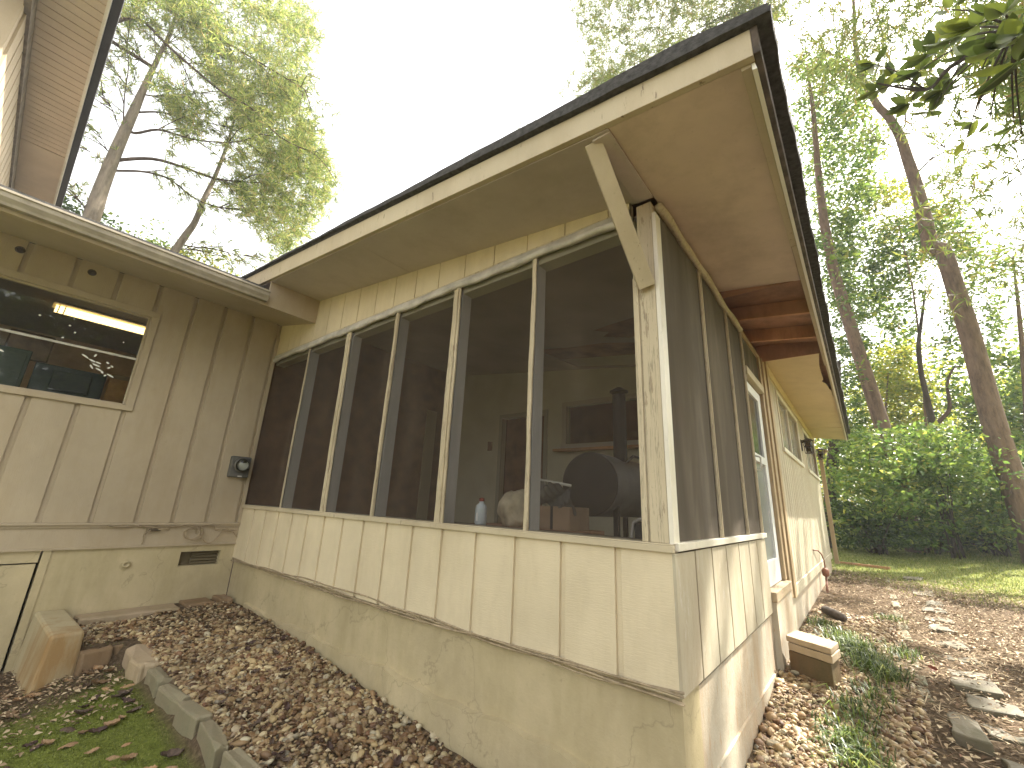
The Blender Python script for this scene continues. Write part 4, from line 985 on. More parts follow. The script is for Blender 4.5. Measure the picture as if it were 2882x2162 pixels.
# curb along the wing wall
for a, c_, x1, zt, mt, lab in [(-1.30, -0.50, -5.05, -1.055, m_block, 'long grey curb slab lying along the foot of the wing wall'), (-0.47, -0.19, -5.05, -1.035, m_brick, 'brown brick at the foot of the wing wall, right of the curb slab'), (-0.155, -0.02, -5.03, -1.02, m_brick, 'short brown brick wedged in the inner corner of the walls')]:
    o = stone_mesh('curb_stone', [(XW + 0.006, a), (x1 - 0.02, a), (x1, c_), (XW + 0.006, c_)], -1.4, zt, mt, 0.016, 0.007, 0.03)
    tag(o, lab, 'stone')
# concrete pier with sloping top at the crawl door
pr = MB()
pr.hexa([(XW + 0.005, -1.61, -1.6), (-4.30, -1.585, -1.6), (-4.365, -1.325, -1.6), (XW + 0.005, -1.35, -1.6)],
        [(XW + 0.005, -1.565, -0.99), (-4.36, -1.535, -1.0), (-4.385, -1.330, -1.005), (XW + 0.005, -1.36, -0.995)])
o = pr.build('concrete_pier', m_concrete, origin=(-4.9, -1.45, -1.45), bevel=0.022)
tag(o, 'blocky stained concrete pier jutting from the wing wall', 'concrete pier')
# stepping stones on the right
SL = [([(1.0, 2.37), (1.14, 2.29), (1.14, 1.91), (0.98, 1.94)], -1.05, 'greenish tilted stepping stone lying left of the row, nearest the camera'),
      ([(1.15, 2.32), (1.40, 2.34), (1.40, 2.14), (1.15, 2.12)], -1.07, 'grey stepping stone touching the greenish tilted one'),
      ([(1.13, 2.81), (1.39, 2.77), (1.40, 2.55), (1.13, 2.48)], -1.04, 'second grey stepping stone in the row from the camera'),
      ([(1.1, 3.15), (1.37, 3.22), (1.36, 2.9), (1.09, 2.89)], -1.02, 'third grey stepping stone in the row, beside a red leaf'),
      ([(1.12, 3.47), (1.36, 3.55), (1.36, 3.36), (1.12, 3.28)], -1.02, 'sunlit thin stepping stone, fourth in the row'),
      ([(1.13, 3.98), (1.36, 4.16), (1.38, 3.82), (1.13, 3.76)], -1.0, 'fifth stepping stone in the row with a dark near edge'),
      ([(1.11, 4.42), (1.37, 4.7), (1.36, 4.26), (1.11, 4.27)], -0.99, 'sixth stepping stone in the row, raised at its near edge'),
      ([(1.14, 5.3), (1.27, 5.39), (1.39, 5.07), (1.13, 5.01)], -0.985, 'seventh stepping stone in the row'),
      ([(1.16, 5.98), (1.39, 6.0), (1.42, 5.76), (1.15, 5.62)], -0.98, 'eighth stepping stone in the row'),
      ([(1.17, 6.57), (1.4, 6.76), (1.43, 6.4), (1.17, 6.3)], -0.97, 'ninth stepping stone in the row'),
      ([(1.27, 7.36), (1.47, 7.43), (1.46, 7.04), (1.25, 6.87)], -0.965, 'tenth stepping stone in the row'),
      ([(1.19, 8.48), (1.47, 8.71), (1.42, 7.98), (1.18, 7.96)], -0.955, 'eleventh stepping stone, half in the grass'),
      ([(1.18, 10.4), (1.49, 10.58), (1.45, 10.11), (1.16, 9.94)], -0.905, 'farthest stepping stone at the edge of the lawn'),
      ([(1.15, 1.86), (1.42, 1.88), (1.42, 1.62), (1.17, 1.62)], -1.09, 'stepping stone cut by the bottom right corner of the photo')]
for poly, z, lab in SL:
    tag(stone_mesh('stepping_stone', poly, z - 0.12, z - rnd.uniform(0.004, 0.022), m_paver, 0.010, 0.012), lab, 'stepping stone', 'row of stepping stones')
for i, y in enumerate([2.46, 2.82, 3.30, 3.66, 4.25, 4.85, 5.5, 6.3, 7.2, 8.2, 9.3]):
    L = 0.16 if y < 4 else 0.28
    x = 0.90 + rnd.uniform(-0.012, 0.012); z = float(ground_right(y))
    o = stone_mesh('border_stone', [(x - 0.045, y), (x + 0.045, y + .01), (x + 0.045, y + 2 * L), (x - 0.045, y + 2 * L)], z - 0.12, z + 0.016 + rnd.uniform(-.012, .012), m_stone, 0.012, 0.009, 0.04)
    tag(o, ['nearest', 'second', 'third', 'fourth', 'fifth', 'sixth', 'seventh', 'eighth', 'ninth', 'tenth', 'farthest'][i] + ' flush border stone in the line between gravel and stepping stones', 'border stone', 'border stones beside the side gravel')
# stack of blocks beside the step
def stack(z0, z1, grow, mat, lab, k):
    g_ = grow
    P = [(0.09 - g_, 2.395 - g_ * .4), (0.405 + g_, 2.205 - g_), (0.432 + g_, 2.53 + g_), (0.125 - g_, 2.72 + g_)]
    P = [(0.085, 2.40), (0.395, 2.225), (0.43, 2.50), (0.125, 2.68)]
    P = [(p[0] + k * 0.006, p[1] - k * 0.010) for p in P]
    o = stone_mesh('concrete_slab', P, z0, z1, mat, 0.006, 0.003); tag(o, lab, 'slab', 'concrete slabs stacked as a step')
stack(-0.845, -0.80, 0, m_block, 'topmost concrete slab of the stacked step', 0)
stack(-0.905, -0.849, 0, m_block, 'middle concrete slab of the stacked step', 1)
o = stone_mesh('concrete_block', [(0.085, 2.41), (0.385, 2.24), (0.42, 2.49), (0.125, 2.67)], -1.2, -0.91, m_shaded_mossblock, 0.008, 0.004); tag(o, 'mossy brown block at the foot of the stacked step', 'block')
o = stone_mesh('brick', [(0.06, 3.02), (0.16, 2.98), (0.17, 3.2), (0.07, 3.23)], -1.1, -0.93, m_brick, 0.008, 0.004); tag(o, 'half buried red brick behind the stacked step', 'brick')
o = stone_mesh('edging_board', [(0.06, 11.62), (0.10, 11.55), (1.0, 11.28), (1.02, 11.36)], -1.0, -0.83, m_rawwood, 0.004, 0.004); tag(o, 'brown edging board lying at the start of the lawn', 'board')
lg = MB().tube([(0.18, 4.95, -0.95), (0.30, 4.75, -0.96), (0.38, 4.66, -0.965)], [0.05, 0.055, 0.04], 9).build('log', m_darkwood, origin=(0.28, 4.8, -1.0), smooth=True); tag(lg, 'short dark log against the side foundation', 'log')

# pebbles
def ico(sub):
    bm = bmesh.new(); bmesh.ops.create_icosphere(bm, subdivisions=sub, radius=1.0)
    v = np.array([x.co[:] for x in bm.verts]); f = np.array([[x.index for x in q.verts] for q in bm.faces]); bm.free(); return v, f
IV, IF = ico(2)
def pebbles(name, pts, rad, seed, mat):
    r = np.random.default_rng(seed); n_ = len(pts); k = len(IV)
    sc = rad[:, None] * np.stack([r.uniform(0.8, 1.35, n_), r.uniform(0.65, 1.0, n_), r.uniform(0.42, 0.75, n_)], -1)
    warp = 1 + 0.16 * np.sin(IV[None] @ np.transpose(r.normal(size=(n_, 3, 3)) * 1.6, (0, 2, 1)) + r.uniform(0, 6, (n_, 1, 3)))
    V = IV[None] * warp * sc[:, None, :]
    a = r.uniform(0, 6.283, n_); tl = r.normal(0, 0.35, n_); t2 = r.normal(0, 0.35, n_)
    ca, sa = np.cos(a), np.sin(a); ct_, st_ = np.cos(tl), np.sin(tl); c2_, s2_ = np.cos(t2), np.sin(t2)
    x, y, z = V[..., 0], V[..., 1], V[..., 2]
    y, z = y * ct_[:, None] - z * st_[:, None], y * st_[:, None] + z * ct_[:, None]
    x, z = x * c2_[:, None] - z * s2_[:, None], x * s2_[:, None] + z * c2_[:, None]
    x, y = x * ca[:, None] - y * sa[:, None], x * sa[:, None] + y * ca[:, None]
    V = np.stack([x, y, z], -1) + pts[:, None, :]
    F = (IF[None] + (np.arange(n_) * k)[:, None, None]).reshape(-1, 3)
    return np_mesh(name, V.reshape(-1, 3), F, mat, smooth=True)
m_peb = islands('river_pebble', [(0.0, (0.07, 0.035, 0.018)), (0.14, (0.15, 0.08, 0.038)), (0.28, (0.26, 0.16, 0.075)), (0.40, (0.44, 0.33, 0.17)), (0.50, (0.19, 0.115, 0.06)), (0.60, (0.56, 0.45, 0.25)), (0.70, (0.24, 0.135, 0.06)), (0.80, (0.60, 0.50, 0.30)), (0.88, (0.17, 0.075, 0.035)), (0.95, (0.68, 0.60, 0.41)), (1.0, (0.17, 0.14, 0.10))], rough=0.5, bumps=0.25, bscale=90, spec=0.35, big=(1.8, 0.65, 1.12))
def scatter(n_, x0, x1, y0, y1, seed, keep=None):
    r = np.random.default_rng(seed)
    x = r.uniform(x0, x1, n_); y = r.uniform(y0, y1, n_)
    if keep is not None:
        k = keep(x, y, r); x, y = x[k], y[k]
    return x, y, r
# court bed: denser and larger towards the right, dirt showing at the left and along the wall
x, y, r = scatter(29000, -5.05, 0.15, -1.30, -0.04, 11, lambda x, y, r: ((y > EDGE_Y + 0.03) | (x < -4.47)) & (r.uniform(size=len(x)) < np.clip(0.36 + 0.25 * (x + 5.0), 0.36, 0.92) * np.clip(0.85 + 0.9 * lumps(x, y, 4, 77), .22, 1.05) * np.where(y > -0.12, 0.45, 1)))
rad = r.lognormal(math.log(0.0138), 0.34, len(x)).clip(0.006, 0.032)
pts = np.stack([x, y, ground_z(x, y) + 0.012 * lumps(x, y, 9, 1) + 0.010 * lumps(x, y, 22, 2) + rad * r.uniform(0.05, 0.75, len(x))], -1)
g1 = pebbles('gravel', pts, rad, 21, m_peb); tag(g1, 'bed of rounded tan and brown pebbles along the porch foundation', 'gravel', kind='stuff')
x, y, r = scatter(13000, 0.03, 0.88, 0.6, 5.2, 12, lambda x, y, r: r.uniform(size=len(x)) < np.interp(y, [0, 1.8, 2.6, 5], [0.95, 0.8, 0.5, 0.35]) * np.clip(1.25 - 0.9 * np.abs(x - 0.3), 0.25, 1))
rad = r.lognormal(math.log(0.0165), 0.30, len(x)).clip(0.008, 0.034)
pts = np.stack([x, y, ground_z(x, y) + 0.012 * lumps(x, y, 9, 1) + 0.010 * lumps(x, y, 22, 2) + rad * r.uniform(0.0, 0.6, len(x))], -1)
g2_ = pebbles('gravel', pts, rad, 22, m_peb); tag(g2_, 'strip of pebbles and litter along the sunlit side foundation', 'gravel', kind='stuff')

# leaf-shaped faces: centre, long axis, width axis -> folded quad pairs
def leaf_faces(C, A, B, L, Wd, fold=0.25):
    """C centres (n,3); A unit long axis; B unit cross axis; L lengths, Wd widths -> V,F (two quads folded along the midrib, 6 verts)"""
    n_ = len(C); N_ = np.cross(A, B)
    l = L[:, None]; w = Wd[:, None]
    base = C - A * l * 0.5; tip = C + A * l * 0.5
    m1 = C - A * l * 0.12 + B * w * 0.5 + N_ * w * fold; m2 = C - A * l * 0.12 - B * w * 0.5 + N_ * w * fold
    V = np.stack([base, m1, tip, m2], 1)
    F = np.array([[0, 1, 2], [0, 2, 3]])[None] + (np.arange(n_) * 4)[:, None, None]
    return V.reshape(-1, 3), F.reshape(-1, 3)
def rand_frames(n_, r, up_bias=0.0):
    A = r.normal(size=(n_, 3)); A[:, 2] *= 0.6; A /= np.linalg.norm(A, axis=1)[:, None]
    N_ = r.normal(size=(n_, 3)); N_[:, 2] += up_bias
    B = np.cross(N_, A); B /= np.linalg.norm(B, axis=1)[:, None] + 1e-9
    return A, B
# leaf litter on the ground at the right and in the court corner
m_litter = islands('dry_litter', [(0, (0.11, 0.066, 0.036)), (0.25, (0.23, 0.16, 0.095)), (0.55, (0.38, 0.285, 0.175)), (0.8, (0.54, 0.44, 0.29)), (1, (0.19, 0.095, 0.055))], rough=0.8)
def litter(name, n_, x0, x1, y0, y1, seed, smin, smax, keep, lab, thin=False):
    x, y, r = scatter(n_, x0, x1, y0, y1, seed, keep); k = len(x)
    z = ground_z(x, y) + 0.012 * lumps(x, y, 9, 1) + 0.010 * lumps(x, y, 22, 2)
    a = r.uniform(0, 6.283, k); tl = r.normal(0, 0.22, k)
    A = np.stack([np.cos(a), np.sin(a), tl], -1); A /= np.linalg.norm(A, axis=1)[:, None]
    B = np.cross(np.array([0, 0, 1.0]) + r.normal(0, 0.3, (k, 3)), A); B /= np.linalg.norm(B, axis=1)[:, None]
    L = r.uniform(smin, smax, k); Wd = L * (r.uniform(0.03, 0.06, k) if thin else r.uniform(0.35, 0.65, k))
    V, F = leaf_faces(np.stack([x, y, z + r.uniform(0.012, 0.03, k)], -1), A, B, L, Wd, 0.3)
    o = np_mesh(name, V, F, m_litter); tag(o, lab, 'leaf litter', kind='stuff'); return o
litter('leaf_litter', 26000, 0.05, 4.5, 0.8, 10.5, 31, 0.018, 0.055, lambda x, y, r: r.uniform(size=len(x)) < np.clip(1.2 - y / 12, 0.1, 1) * np.where(x < .9, 0.6, 1), 'brown leaf litter scattered over the side path')
litter('pine_straw', 20000, 0.05, 4.0, 0.9, 9.5, 32, 0.07, 0.16, lambda x, y, r: r.uniform(size=len(x)) < 0.8, 'fallen pine straw between the stepping stones', thin=True)
litter('leaf_litter', 3600, -5.0, -0.6, EDGE_Y + .05, -0.05, 33, 0.02, 0.045, lambda x, y, r: r.uniform(size=len(x)) < np.clip(0.9 - 0.2 * (x + 5), 0.12, 1), 'small brown leaf scraps among the court pebbles')
litter('leaf_litter', 1100, -5.2, -3.3, -1.75, -1.12, 34, 0.02, 0.05, lambda x, y, r: r.uniform(size=len(x)) < np.clip(1.0 - 0.55 * (x + 4.4), 0.15, 1), 'brown scraps on the bare soil beside the pier')
# single fallen leaves on the moss
def curled_leaf(seed, lobes):
    r = random.Random(seed); V = []; F = []; nn = 12
    L, Wd = 1.0, 0.48
    for i in range(nn + 1):
        t = i / nn; w = Wd * (math.sin(math.pi * t) ** 0.7) * (1 + lobes * math.sin(t * 19)) + 0.01
        for s_ in (-1, -0.5, 0, 0.5, 1):
            V.append(((t - 0.5) * L, s_ * w * 0.5, 0.16 * abs(s_) ** 1.5 * (0.6 + 0.6 * r.random()) + 0.20 * (t - 0.5) ** 2 * 2 + 0.03 * math.sin(7 * t + s_ * 3 + seed)))
    for i in range(nn):
        for j in range(4): F.append((i * 5 + j, (i + 1) * 5 + j, (i + 1) * 5 + j + 1, i * 5 + j + 1))
    return V, F
leafcols = [(0.15, 0.09, 0.045), (0.27, 0.17, 0.09), (0.085, 0.055, 0.038), (0.33, 0.20, 0.10), (0.065, 0.036, 0.028)]
lm = [plain('dead_leaf_brown', c, 0.7, noise=0.3, nscale=14) for c in leafcols]
lp = []
for k in range(5):
    V, F = curled_leaf(k, 0.0 if k % 2 else 0.28)
    me = bpy.data.meshes.new('fallen_leaf'); me.from_pydata(V, [], F); me.polygons.foreach_set('use_smooth', [True] * len(F)); me.materials.append(lm[k]); lp.append(me)
spots = []
r = random.Random(5)
while len(spots) < 95:
    x, y = r.uniform(-4.3, -1.2), r.uniform(-1.95, -1.09)
    if all((x - a) ** 2 + (y - b_) ** 2 > 0.0035 for a, b_ in spots): spots.append((x, y))
for i, (x, y) in enumerate(spots):
    o = bpy.data.objects.new('fallen_leaf', lp[i % 5]); COL.objects.link(o)
    s_ = r.uniform(0.06, 0.135)
    o.location = (x, y, gz1(x, y) + 0.012); o.scale = (s_, s_, s_); o.rotation_euler = (r.uniform(-.35, .35) + (math.pi if r.random() < .3 else 0), r.uniform(-.3, .3), r.uniform(0, 6.28))
    tag(o, 'dry brown fallen leaf lying curled on the green moss', 'leaf', 'fallen leaves on the moss')
for i in range(55):
    x, y = r.uniform(-4.4, -0.9), r.uniform(-0.88, -0.12)
    o = bpy.data.objects.new('fallen_leaf', lp[(0, 2, 4)[i % 3]]); COL.objects.link(o)
    s_ = r.uniform(0.05, 0.09); o.location = (x, y, gz1(x, y) + 0.03); o.scale = (s_, s_, s_); o.rotation_euler = (r.uniform(-.4, .4), r.uniform(-.3, .3), r.uniform(0, 6.28))
    tag(o, 'dark dead leaf lying on the court pebbles', 'leaf', 'dead leaves on the pebbles')
o = bpy.data.objects.new('fallen_leaf', lp[0].copy()); o.data.materials[0] = plain('red_leaf', (0.17, 0.045, 0.02), 0.6); COL.objects.link(o)
o.location = (1.0, 3.18, gz1(1.0, 3.18) + 0.05); o.scale = (0.075, 0.075, 0.075); o.rotation_euler = (0.9, 0.3, 0.5); tag(o, 'single red-brown leaf standing beside the third stepping stone', 'leaf')

# grass blades
def blades(C, L, W_, r, lean=0.5, dirs=None):
    n_ = len(C); a = r.uniform(0, 6.283, n_)
    d = np.stack([np.cos(a), np.sin(a), np.zeros(n_)], -1) if dirs is None else dirs
    s_ = np.stack([-d[:, 1], d[:, 0], np.zeros(n_)], -1)
    up = np.array([0, 0, 1.0]); le = r.uniform(0.2, 1.0, n_)[:, None] * lean
    b0 = C; m_ = C + (up * 0.6 + d * le * 0.35) * L[:, None]; t_ = C + (up * (0.95 - 0.45 * le) + d * le * 1.0) * L[:, None]
    w = W_[:, None] * 0.5
    V = np.stack([b0 - s_ * w, b0 + s_ * w, m_ + s_ * w * 0.8, m_ - s_ * w * 0.8, t_], 1)
    F = np.array([[0, 1, 2], [0, 2, 3], [3, 2, 4]])[None] + (np.arange(n_) * 5)[:, None, None]
    return V.reshape(-1, 3), F.reshape(-1, 3)
m_grass = islands('lawn_blade', [(0, (0.06, 0.085, 0.018)), (0.4, (0.12, 0.15, 0.03)), (0.75, (0.20, 0.22, 0.06)), (1, (0.32, 0.29, 0.13))], rough=0.6, transl=0.35)
x, y, r = scatter(60000, -0.5, 5.5, 7.4, 20.5, 41, lambda x, y, r: (y + 0.9 * x + r.normal(0, .8, len(x)) > 10.1) & (r.uniform(size=len(x)) < np.clip(1.5 - y / 22, 0.3, 1)))
V, F = blades(np.stack([x, y, ground_z(x, y) - 0.005], -1), r.uniform(0.03, 0.075, len(x)), r.uniform(0.006, 0.012, len(x)), r, 0.8)
tag(np_mesh('lawn_grass', V, F, m_grass), 'short sunlit lawn grass beyond the side path', 'grass', kind='stuff')
m_moss = islands('moss_tip', [(0, (0.07, 0.08, 0.018)), (0.5, (0.14, 0.17, 0.03)), (1, (0.23, 0.25, 0.065))], rough=0.9)
x, y, r = scatter(45000, -4.5, -0.4, -2.0, -1.05, 42, lambda x, y, r: (r.uniform(size=len(x)) < np.clip((x + 4.5) * 0.9 + 0.5 * lumps(x, y, 5, 8), 0.03, 1)))
V, F = blades(np.stack([x, y, ground_z(x, y) + 0.012 * lumps(x, y, 9, 1) + 0.010 * lumps(x, y, 22, 2) - 0.003], -1), r.uniform(0.006, 0.016, len(x)), r.uniform(0.003, 0.006, len(x)), r, 0.9)
tag(np_mesh('moss', V, F, m_moss), 'low green moss carpeting the court ground', 'moss', kind='stuff')
m_lir = islands('border_grass_blade', [(0, (0.025, 0.045, 0.010)), (0.5, (0.055, 0.095, 0.016)), (0.85, (0.13, 0.18, 0.03)), (1, (0.28, 0.28, 0.08))], rough=0.45, transl=0.25, spec=0.5)
def clump(x, y, n_, L, lab, seed, spread=0.07):
    r = np.random.default_rng(seed)
    n_ = int(n_ * 2.0); L = L * 1.0; C = np.stack([x + r.normal(0, spread, n_), y + r.normal(0, spread * 1.6, n_), np.zeros(n_)], -1); C[:, 2] = ground_z(C[:, 0], C[:, 1]) - 0.01
    V, F = blades(C, r.uniform(0.5, 1, n_) * L, r.uniform(0.006, 0.011, n_), r, 1.5)
    tag(np_mesh('border_grass', V, F, m_lir, origin=(x, y, gz1(x, y))), lab, 'grass clump', 'clumps of border grass by the side path')
CL = [(0.16, 4.3, 60, .15, 'bright weedy clump against the side wall behind the stacked step'), (0.36, 3.75, 110, .2, 'grass clump behind the stacked concrete step'), (0.50, 3.35, 150, .24, 'thickest dark border grass clump right of the stacked step'), (0.60, 2.98, 130, .24, 'border grass clump in front of the thickest one'),
      (0.70, 2.80, 90, .2, 'border grass clump touching the border stones'), (0.80, 5.3, 50, .13, 'small weedy clump at the sixth border stone'), (0.84, 3.58, 60, .16, 'green tuft growing on the border stones'), (0.52, 1.93, 60, .2, 'thin bent grass clump in the pebbles in front of the step'),
      (0.46, 1.57, 110, .16, 'low bright clump in the pebbles near the bottom edge'), (0.52, 1.36, 120, .17, 'grass clump nearest the camera at the bottom edge'), (0.60, 2.32, 40, .16, 'sparse grass clump right of the stacked step')]
for i, (x, y, n_, L, lab) in enumerate(CL): clump(x, y, n_, L, lab, 100 + i)

# ------------------------------------------------------------------ trees
# gaps in the canopy: (spot the sun reaches, radius of the gap)
GAPS = [((0, .50, -.42), .11), ((0, 1.02, -.50), .13), ((0, .78, -1.05), .10), ((0, 1.55, -.40), .07), ((0, 2.0, -.6), .06), ((0, .18, -1.0), .05),
        ((0, 4.2, 0), .12), ((0, 5.2, -.05), .12), ((0, 6.5, -.2), .15), ((0, 8.6, -.2), .28), ((0, 7.6, -.6), .10), ((0, 5.6, -.9), .12), ((0, 3.6, -.9), .08), ((.25, 2.45, -.8), .12), ((.3, 1.5, -1.2), .12), ((.5, 1.05, -1.2), .10), ((.45, 3.6, -1.03), .14), ((.4, 5.3, -1), .2),
        ((1.2, 3.42, -1), .16), ((1.5, 4.6, -1), .3), ((1.9, 5.3, -1), .35), ((1.3, 5.6, -1), .2), ((1.0, 6.4, -1), .2), ((2.2, 6.6, -1), .4), ((1.25, 2.2, -1.05), .08), ((1.5, 2.7, -1.05), .15), ((.8, 7.6, -1), .3),
        ((.8, 11.5, -.9), .55), ((2.0, 12.2, -.85), .8), ((3.3, 13.5, -.8), .8), ((.6, 13.2, -.8), .5), ((1.6, 14.0, -.75), .5), ((2.8, 10.3, -.95), .6), ((1.8, 9.4, -.97), .4), ((4.2, 15.2, -.7), .7), ((.2, 10.9, -.9), .4), ((2.6, 8.6, -.97), .4), ((3.4, 11.6, -.9), .6), ((2.4, 15.8, -.7), .5), ((1.0, 14.0, 1.2), .5), ((2.3, 15.5, 1.0), .6), ((3.3, 17.0, 1.2), .6), ((.5, 15.2, 1.5), .4), ((1.7, 16.2, 1.7), .5)]
def keep_gaps(C, margin=0.03):
    k = np.ones(len(C), bool); S_ = np.array(SUN)
    for p, rad in GAPS:
        rad = rad * (1.3 if p[0] == 0 else 1.75 if p[1] < 8.5 else 1.0)
        d = C - np.array(p); t = d @ S_
        k &= ~(((d - t[:, None] * S_) ** 2).sum(1) < (rad + margin) ** 2) | (t < 0)
    return k
def upright(px, py, D):
    """point seen at that spot of the photograph, D metres away measured along the ground"""
    d = ray(px, py); h = math.hypot(d.x, d.y)
    return CAM + d * (D / h)
def upright_np(P, D):
    return np.array([tuple(upright(p[0], p[1], d)) for p, d in zip(P, D)])
def in_poly(P, poly):
    x, y = P[:, 0], P[:, 1]; ins = np.zeros(len(P), bool); k = len(poly)
    for i in range(k):
        x1, y1 = poly[i]; x2, y2 = poly[(i + 1) % k]
        c = ((y1 > y) != (y2 > y)) & (x < (x2 - x1) * (y - y1) / (y2 - y1 + 1e-9) + x1)
        ins ^= c
    return ins
def sample_poly(poly, n_, r):
    a = np.array(poly); out = []
    while len(out) < n_:
        P = r.uniform(a.min(0), a.max(0), (n_ * 2, 2)); out += list(P[in_poly(P, poly)])
    return np.array(out[:n_])
def bark(name, c, sc=9, b2=0.8):
    m, n, l, b = newmat(name)
    t = tex(n, l, 'noise', sc, stretch=(1, 1, 0.25), detail=8, rough=0.7)
    r_ = ramp(n, [(0.3, tuple(x * 0.45 for x in c)), (0.5, c), (0.75, tuple(x * 1.5 for x in c))])
    l.new(t.outputs['Fac'], r_.inputs[0]); l.new(r_.outputs[0], b.inputs['Base Color'])
    b.inputs['Roughness'].default_value = 0.9; b.inputs['Specular IOR Level'].default_value = 0.15
    bump(n, l, b, t.outputs['Fac'], b2, 0.05); return m
m_bark = bark('pine_bark', (0.15, 0.10, 0.07))
m_bark_pale = bark('pale_pine_bark', (0.20, 0.165, 0.125))
m_bark_dark = bark('dark_bark', (0.055, 0.042, 0.03))
m_bark_limb = bark('dark_limb_bark', (0.085, 0.058, 0.042))
m_needle = islands('pine_needles', [(0, (0.05, 0.08, 0.02)), (0.4, (0.10, 0.15, 0.03)), (0.75, (0.19, 0.22, 0.05)), (1, (0.22, 0.16, 0.06))], rough=0.6, transl=0.32)
m_needle_lime = islands('lime_pine_needles', [(0, (0.045, 0.08, 0.02)), (0.4, (0.115, 0.165, 0.04)), (0.8, (0.26, 0.29, 0.085)), (1, (0.26, 0.20, 0.09))], rough=0.6, transl=0.55)
m_leaf = islands('green_leaves', [(0, (0.03, 0.065, 0.015)), (0.4, (0.065, 0.125, 0.025)), (0.8, (0.13, 0.19, 0.035)), (1, (0.21, 0.22, 0.045))], rough=0.4, transl=0.40)
m_leaf_mid = islands('mid_green_leaves', [(0, (0.045, 0.09, 0.022)), (0.5, (0.095, 0.16, 0.035)), (0.9, (0.18, 0.24, 0.05)), (1, (0.26, 0.25, 0.06))], rough=0.4, transl=0.45)
m_leaf_yel = islands('yellow_green_leaves', [(0, (0.08, 0.12, 0.02)), (0.5, (0.16, 0.20, 0.03)), (1, (0.32, 0.29, 0.05))], rough=0.5, transl=0.5)
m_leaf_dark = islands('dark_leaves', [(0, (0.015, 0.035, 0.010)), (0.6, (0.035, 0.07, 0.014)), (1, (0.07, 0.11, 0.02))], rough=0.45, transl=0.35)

def needle_faces(T, D_, r, n_per, L, wd, spread=0.9):
    """needle tufts at T (k,3) pointing along D_ (k,3)"""
    k = len(T); C = np.repeat(T, n_per, 0); d = np.repeat(D_, n_per, 0) + r.normal(0, spread, (k * n_per, 3))
    d /= np.linalg.norm(d, axis=1)[:, None]
    l = r.uniform(0.6, 1.1, k * n_per)[:, None] * L
    s_ = np.cross(d, r.normal(size=d.shape)); s_ /= np.linalg.norm(s_, axis=1)[:, None]
    w = wd * r.uniform(0.7, 1.3, (k * n_per, 1)) * 0.5
    V = np.stack([C - s_ * w * 0.5, C + s_ * w * 0.5, C + d * l * 0.6 + s_ * w, C + d * l + s_ * 0, C + d * l * 0.6 - s_ * w], 1)
    F = np.array([[0, 1, 2], [0, 2, 4], [4, 2, 3]])[None] + (np.arange(k * n_per) * 5)[:, None, None]
    return V.reshape(-1, 3), F.reshape(-1, 3)
def curve(pts, n_=10):
    pts = [Vector(p) for p in pts]
    if len(pts) < 3: return [pts[0].lerp(pts[-1], i / n_) for i in range(n_ + 1)]
    out = []
    for i in range(len(pts) - 1):
        p0 = pts[max(i - 1, 0)]; p1 = pts[i]; p2 = pts[i + 1]; p3 = pts[min(i + 2, len(pts) - 1)]
        for k in range(4):
            t = k / 4
            out.append(0.5 * ((2 * p1) + (p2 - p0) * t + (2 * p0 - 5 * p1 + 4 * p2 - p3) * t * t + (3 * p1 - p0 - 3 * p2 + p3) * t ** 3))
    out.append(pts[-1]); return out
def ground_base(p):
    return Vector((p.x, p.y, gz1(p.x, p.y) - 0.15))

